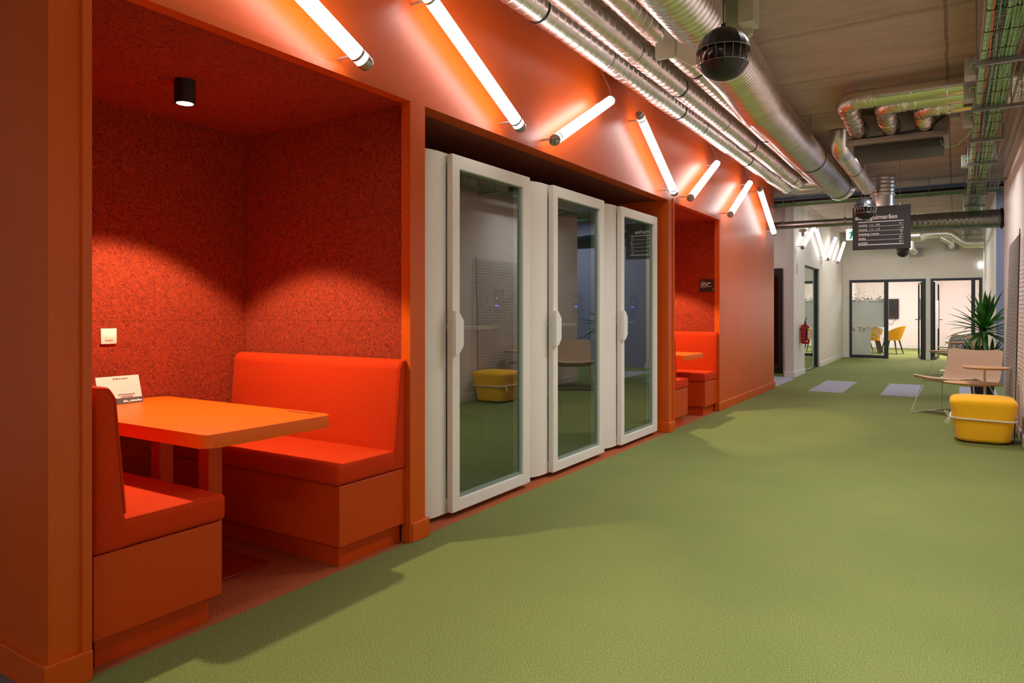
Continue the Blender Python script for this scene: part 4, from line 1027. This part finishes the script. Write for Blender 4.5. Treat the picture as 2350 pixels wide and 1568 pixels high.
# ------------------------------------------------------------ two-tier side tables
def oval(b, cx, cy, a, c, z, th):
    rings = []
    for (s, zz) in ((.90, z - th), (.985, z - th * .35), (1, z - th * .1), (.992, z)):
        rings.append([b.verts.new((cx + a * s * math.copysign(abs(math.cos(2 * PI * k / 48)) ** .85, math.cos(2 * PI * k / 48)), cy + c * s * math.copysign(abs(math.sin(2 * PI * k / 48)) ** .85, math.sin(2 * PI * k / 48)), zz)) for k in range(48)])
    for A_, B2 in zip(rings, rings[1:]):
        for j in range(48): b.faces.new((A_[j], A_[(j + 1) % 48], B2[(j + 1) % 48], B2[j]))
    b.faces.new(rings[0][::-1]); b.faces.new(rings[-1])
def side_table(px, py, up, lo, label):
    t = thing('side_table', label, 'side table', (px, py, 0), 'two-tier oak side tables')
    if up: b = B(); oval(b, *up, .683, .022); part('upper_top', b, M_OAK, t)
    b = B(); oval(b, *lo, .51, .02); part('lower_top', b, M_OAK, t)
    b = B(); tube(b, [(px, py, .01), (px, py, .25), (px, py, .668 if up else .50)], .013, 14, radii=[.016, .014, .011]); part('post', b, M_WROD, t)
    b = B(); lathe(b, (px, py, 0), [(.17, 0), (.17, .006), (.16, .012), (.02, .016)], 36); part('base', b, M_WROD, t)
side_table(.262, 9.02, (.272, 9.0, .215, .20), (.16, 9.02, .275, .19), 'two-tier oak side table directly behind the yellow ottoman')
side_table(-.08, 15.8, (.06, 15.8, .24, .2), (-.14, 15.85, .27, .17), 'far two-tier oak side table beside the far lounge chair')
side_table(-.12, 17.6, None, (-.05, 17.6, .28, .18), 'low oak table farthest along the right side of the corridor')

# ------------------------------------------------------------ wire grid panel
t = thing('wire_grid_panel', 'tall bowed wire grid panel leaning on the right wall behind the ottoman', 'grid panel', (.49, 9.05, 0))
b = B()
def px_(y, z): 
    s = z / 2.03; return .475 + .048 * s + .012 * math.sin(y * 3.1) * (1 - s) 
r = .0021
ny = 41; nz = 50; gy = .04
for i in range(ny):
    y = 8.26 + i * gy; zt = 2.02 - (max(0, (y - 9.72)) * .25)
    tube(b, [(px_(y, z), y, z) for z in [zt * k / 6 for k in range(7)]], r, 5)
for j in range(nz + 1):
    z = .012 + j * .04; a = 8.18 + .03 * random.random()
    tube(b, [(px_(y, z) - .003, y, z + .0015 * math.sin(y * 5 + j)) for y in [a + (9.87 - a) * k / 8 for k in range(9)]], r, 5)
part('wire_grid', b, M_WIRE, t)
b = B(); tube(b, [(px_(8.25, 0) - .006, 8.25, .003), (px_(8.25, 2.03) - .006, 8.25, 2.06)], .004, 8); part('edge_rod', b, M_BLACK, t)

t = thing('wall_socket', 'double white socket low on the right wall beside the ottoman', 'socket', (XR, 7.6, .33))
b = B(); rbox(b, XR - .008, XR, 7.52, 7.68, .29, .37, .003, 2); part('plate', b, M_WHITE, t)
for y in (7.56, 7.64):
    b = B(); cyl(b, (XR - .0085, y, .33), (XR - .0095, y, .33), .02, 16); part('outlet', b, M_GREYBOX, t)

# ------------------------------------------------------------ potted yucca
px0, py0 = .33, 12.35
t = thing('potted_yucca', 'tall potted yucca with spiky green leaves behind the near lounge chair', 'plant', (px0, py0, 0))
b = B(); lathe(b, (px0, py0, 0), [(.125, 0), (.13, .01), (.165, .36), (.17, .38), (.158, .38), (.152, .34), (.01, .335)], 32); part('pot', b, M_POT, t)
b = B(); lathe(b, (px0, py0, 0), [(.01, .330), (.15, .336), (.15, .345), (.01, .352)], 24); part('soil', b, M_TRUNK, t)
b = B(); tube(b, [(px0 + .02, py0, .33), (px0 + .035, py0, .6), (px0 + .03, py0 - .01, .95)], .042, 14, radii=[.05, .044, .036]); part('trunk', b, M_TRUNK, t)
b = B(); tube(b, [(px0 - .05, py0 + .02, .33), (px0 - .07, py0 + .03, .52)], .028, 12); tube(b, [(px0 + .09, py0 + .02, .33), (px0 + .12, py0 + .02, .52)], .028, 12); part('side_stem', b, M_TRUNK, t)
def rosette(b, c, n, L, seed, e0=-.35, e1=1.45, wd=.026):
    rnd = random.Random(seed)
    for i in range(n):
        az = i * 2.39996 + rnd.uniform(-.2, .2); el = e0 + (e1 - e0) * (i / (n - 1)) ** .9 + rnd.uniform(-.12, .12); ll = L * rnd.uniform(.75, 1.1) * (.75 + .35 * math.cos(el * .6))
        d = Vector((math.cos(az) * math.cos(el), math.sin(az) * math.cos(el), math.sin(el))); side = Vector((-math.sin(az), math.cos(az), 0)); up = side.cross(d).normalized() * -1
        if up.z < 0: up = -up
        drp = rnd.uniform(.02, .22) * (1 if el < .9 else .3); k = 8; L_, R_, M_ = [], [], []; base = Vector(c) + Vector((0, 0, .10 * (i / n)))
        for j in range(k + 1):
            s = j / k; p = base + d * (ll * s) - Vector((0, 0, drp * s * s)); wv = wd * (math.sin(PI * min(1, .18 + s * .82)) ** .8 if s < 1 else 0) + .0006
            L_.append(b.verts.new(p - side * wv + up * wv * .35)); R_.append(b.verts.new(p + side * wv + up * wv * .35)); M_.append(b.verts.new(p))
        for j in range(k):
            b.faces.new((L_[j], M_[j], M_[j + 1], L_[j + 1])); b.faces.new((M_[j], R_[j], R_[j + 1], M_[j + 1]))
def rosette_part(name, c, n, L, seed, **k):
    b = B(); rosette(b, c, n, L, seed, **k)
    bmesh.ops.solidify(b, geom=b.faces[:], thickness=.0012)
    # keep the leaves off the wall
    part(name, b, M_LEAF, t)
rosette_part('foliage', (px0 + .03, py0 - .01, .95), 62, .56, 3, wd=.03)
rosette_part('foliage', (px0 - .07, py0 + .03, .50), 20, .36, 5, e0=.0, e1=1.3, wd=.022)
rosette_part('foliage', (px0 + .12, py0 + .02, .50), 20, .36, 8, e0=.0, e1=1.3, wd=.022)

# ------------------------------------------------------------ meeting room furniture
t = thing('television', 'black television on the back wall of the left meeting room', 'television', (-1.94, 27.5, 1.33))
b = B(); rbox(b, -2.24, -1.64, 27.42, 27.46, 1.0, 1.68, .006, 1); box(b, -2.04, -1.74, 27.455, 27.498, 1.2, 1.5); part('casing', b, M_BLACK, t)
b = B(); box(b, -2.225, -1.655, 27.417, 27.42, 1.10, 1.665); part('screen', b, M_TV, t)
b = B(); tube(b, [(-2.0, 27.45, 1.0), (-1.97, 27.47, .88), (-1.89, 27.47, .80)], .006, 6); tube(b, [(-1.74, 27.45, 1.0), (-1.80, 27.47, .9), (-1.87, 27.47, .78)], .006, 6); part('cable', b, M_CABK, t)
t = thing('meeting_table', 'round white meeting table in the left meeting room', 'table', (-2.15, 24.1, 0))
b = B(); lathe(b, (-2.15, 24.1, 0), [(.50, .722), (.52, .73), (.52, .745), (.50, .75)], 48); part('tabletop', b, M_WHITE, t)
for k in range(4):
    a = PI / 4 + k * PI / 2; b = B(); tube(b, [(-2.15 + .12 * math.cos(a), 24.1 + .12 * math.sin(a), .722), (-2.15 + .36 * math.cos(a), 24.1 + .36 * math.sin(a), .0)], .02, 8); part('leg', b, M_DKWOOD, t)
def mchair(x, y, ang, label):
    t = thing('meeting_chair', label, 'chair', (x, y, 0), 'yellow chairs around the meeting table')
    f = Vector((math.cos(ang), math.sin(ang), 0)); w = Vector((-f.y, f.x, 0)); c = Vector((x, y, 0)); Zv = Vector((0, 0, 1))
    b = B(); rings = []
    for k in range(24):
        a = 2 * PI * k / 24; rings.append((c + f * .23 * math.cos(a) + w * .24 * math.sin(a)))
    lo = [b.verts.new(p * 1 + Zv * .40) for p in rings]; hi = [b.verts.new(p + Zv * .47) for p in rings]
    b.faces.new(lo[::-1]); b.faces.new(hi)
    for k in range(24): b.faces.new((lo[k], lo[(k + 1) % 24], hi[(k + 1) % 24], hi[k]))
    part('seat', b, M_YELC, t, sharp=50)
    b = B(); K = 18; cols = []
    for k in range(K + 1):
        a = PI * .55 + (PI * .9) * k / K if False else (PI - 1.75 + 3.5 * k / K)
        e = abs(k - K / 2) / (K / 2); h = .83 - .20 * e ** 2.2
        col = []
        for (rr, z) in ((.23, .42), (.245, .5), (.27, .62 if h > .66 else h - .03), (.30, h), (.275, h), (.245, .62 if h > .66 else h - .03), (.215, .5), (.2, .44)):
            lean = (z - .42) * .18
            col.append(b.verts.new(c + f * (rr * math.cos(a) - lean) + w * rr * math.sin(a) + Zv * z))
        cols.append(col)
    for A_, B2 in zip(cols, cols[1:]):
        for j in range(8): b.faces.new((A_[j], A_[(j + 1) % 8], B2[(j + 1) % 8], B2[j]))
    b.faces.new(cols[0]); b.faces.new(cols[-1][::-1])
    part('backrest', b, M_YELC, t, sharp=60)
    for sx in (1, -1):
        for sy_ in (1, -1):
            b = B(); tube(b, [c + f * .14 * sx + w * .14 * sy_ + Zv * .41, c + f * .23 * sx + w * .22 * sy_], .02, 8, radii=[.024, .013]); part('leg', b, M_DKWOOD, t)
mchair(-1.60, 23.75, math.radians(160), 'yellow shell chair seen through the open door of the left meeting room')
mchair(-2.12, 23.30, math.radians(90), 'yellow chair behind the frosted glass, in front of the meeting table')
mchair(-2.50, 24.9, math.radians(-60), 'yellow chair at the far left of the meeting table, behind frosted glass')
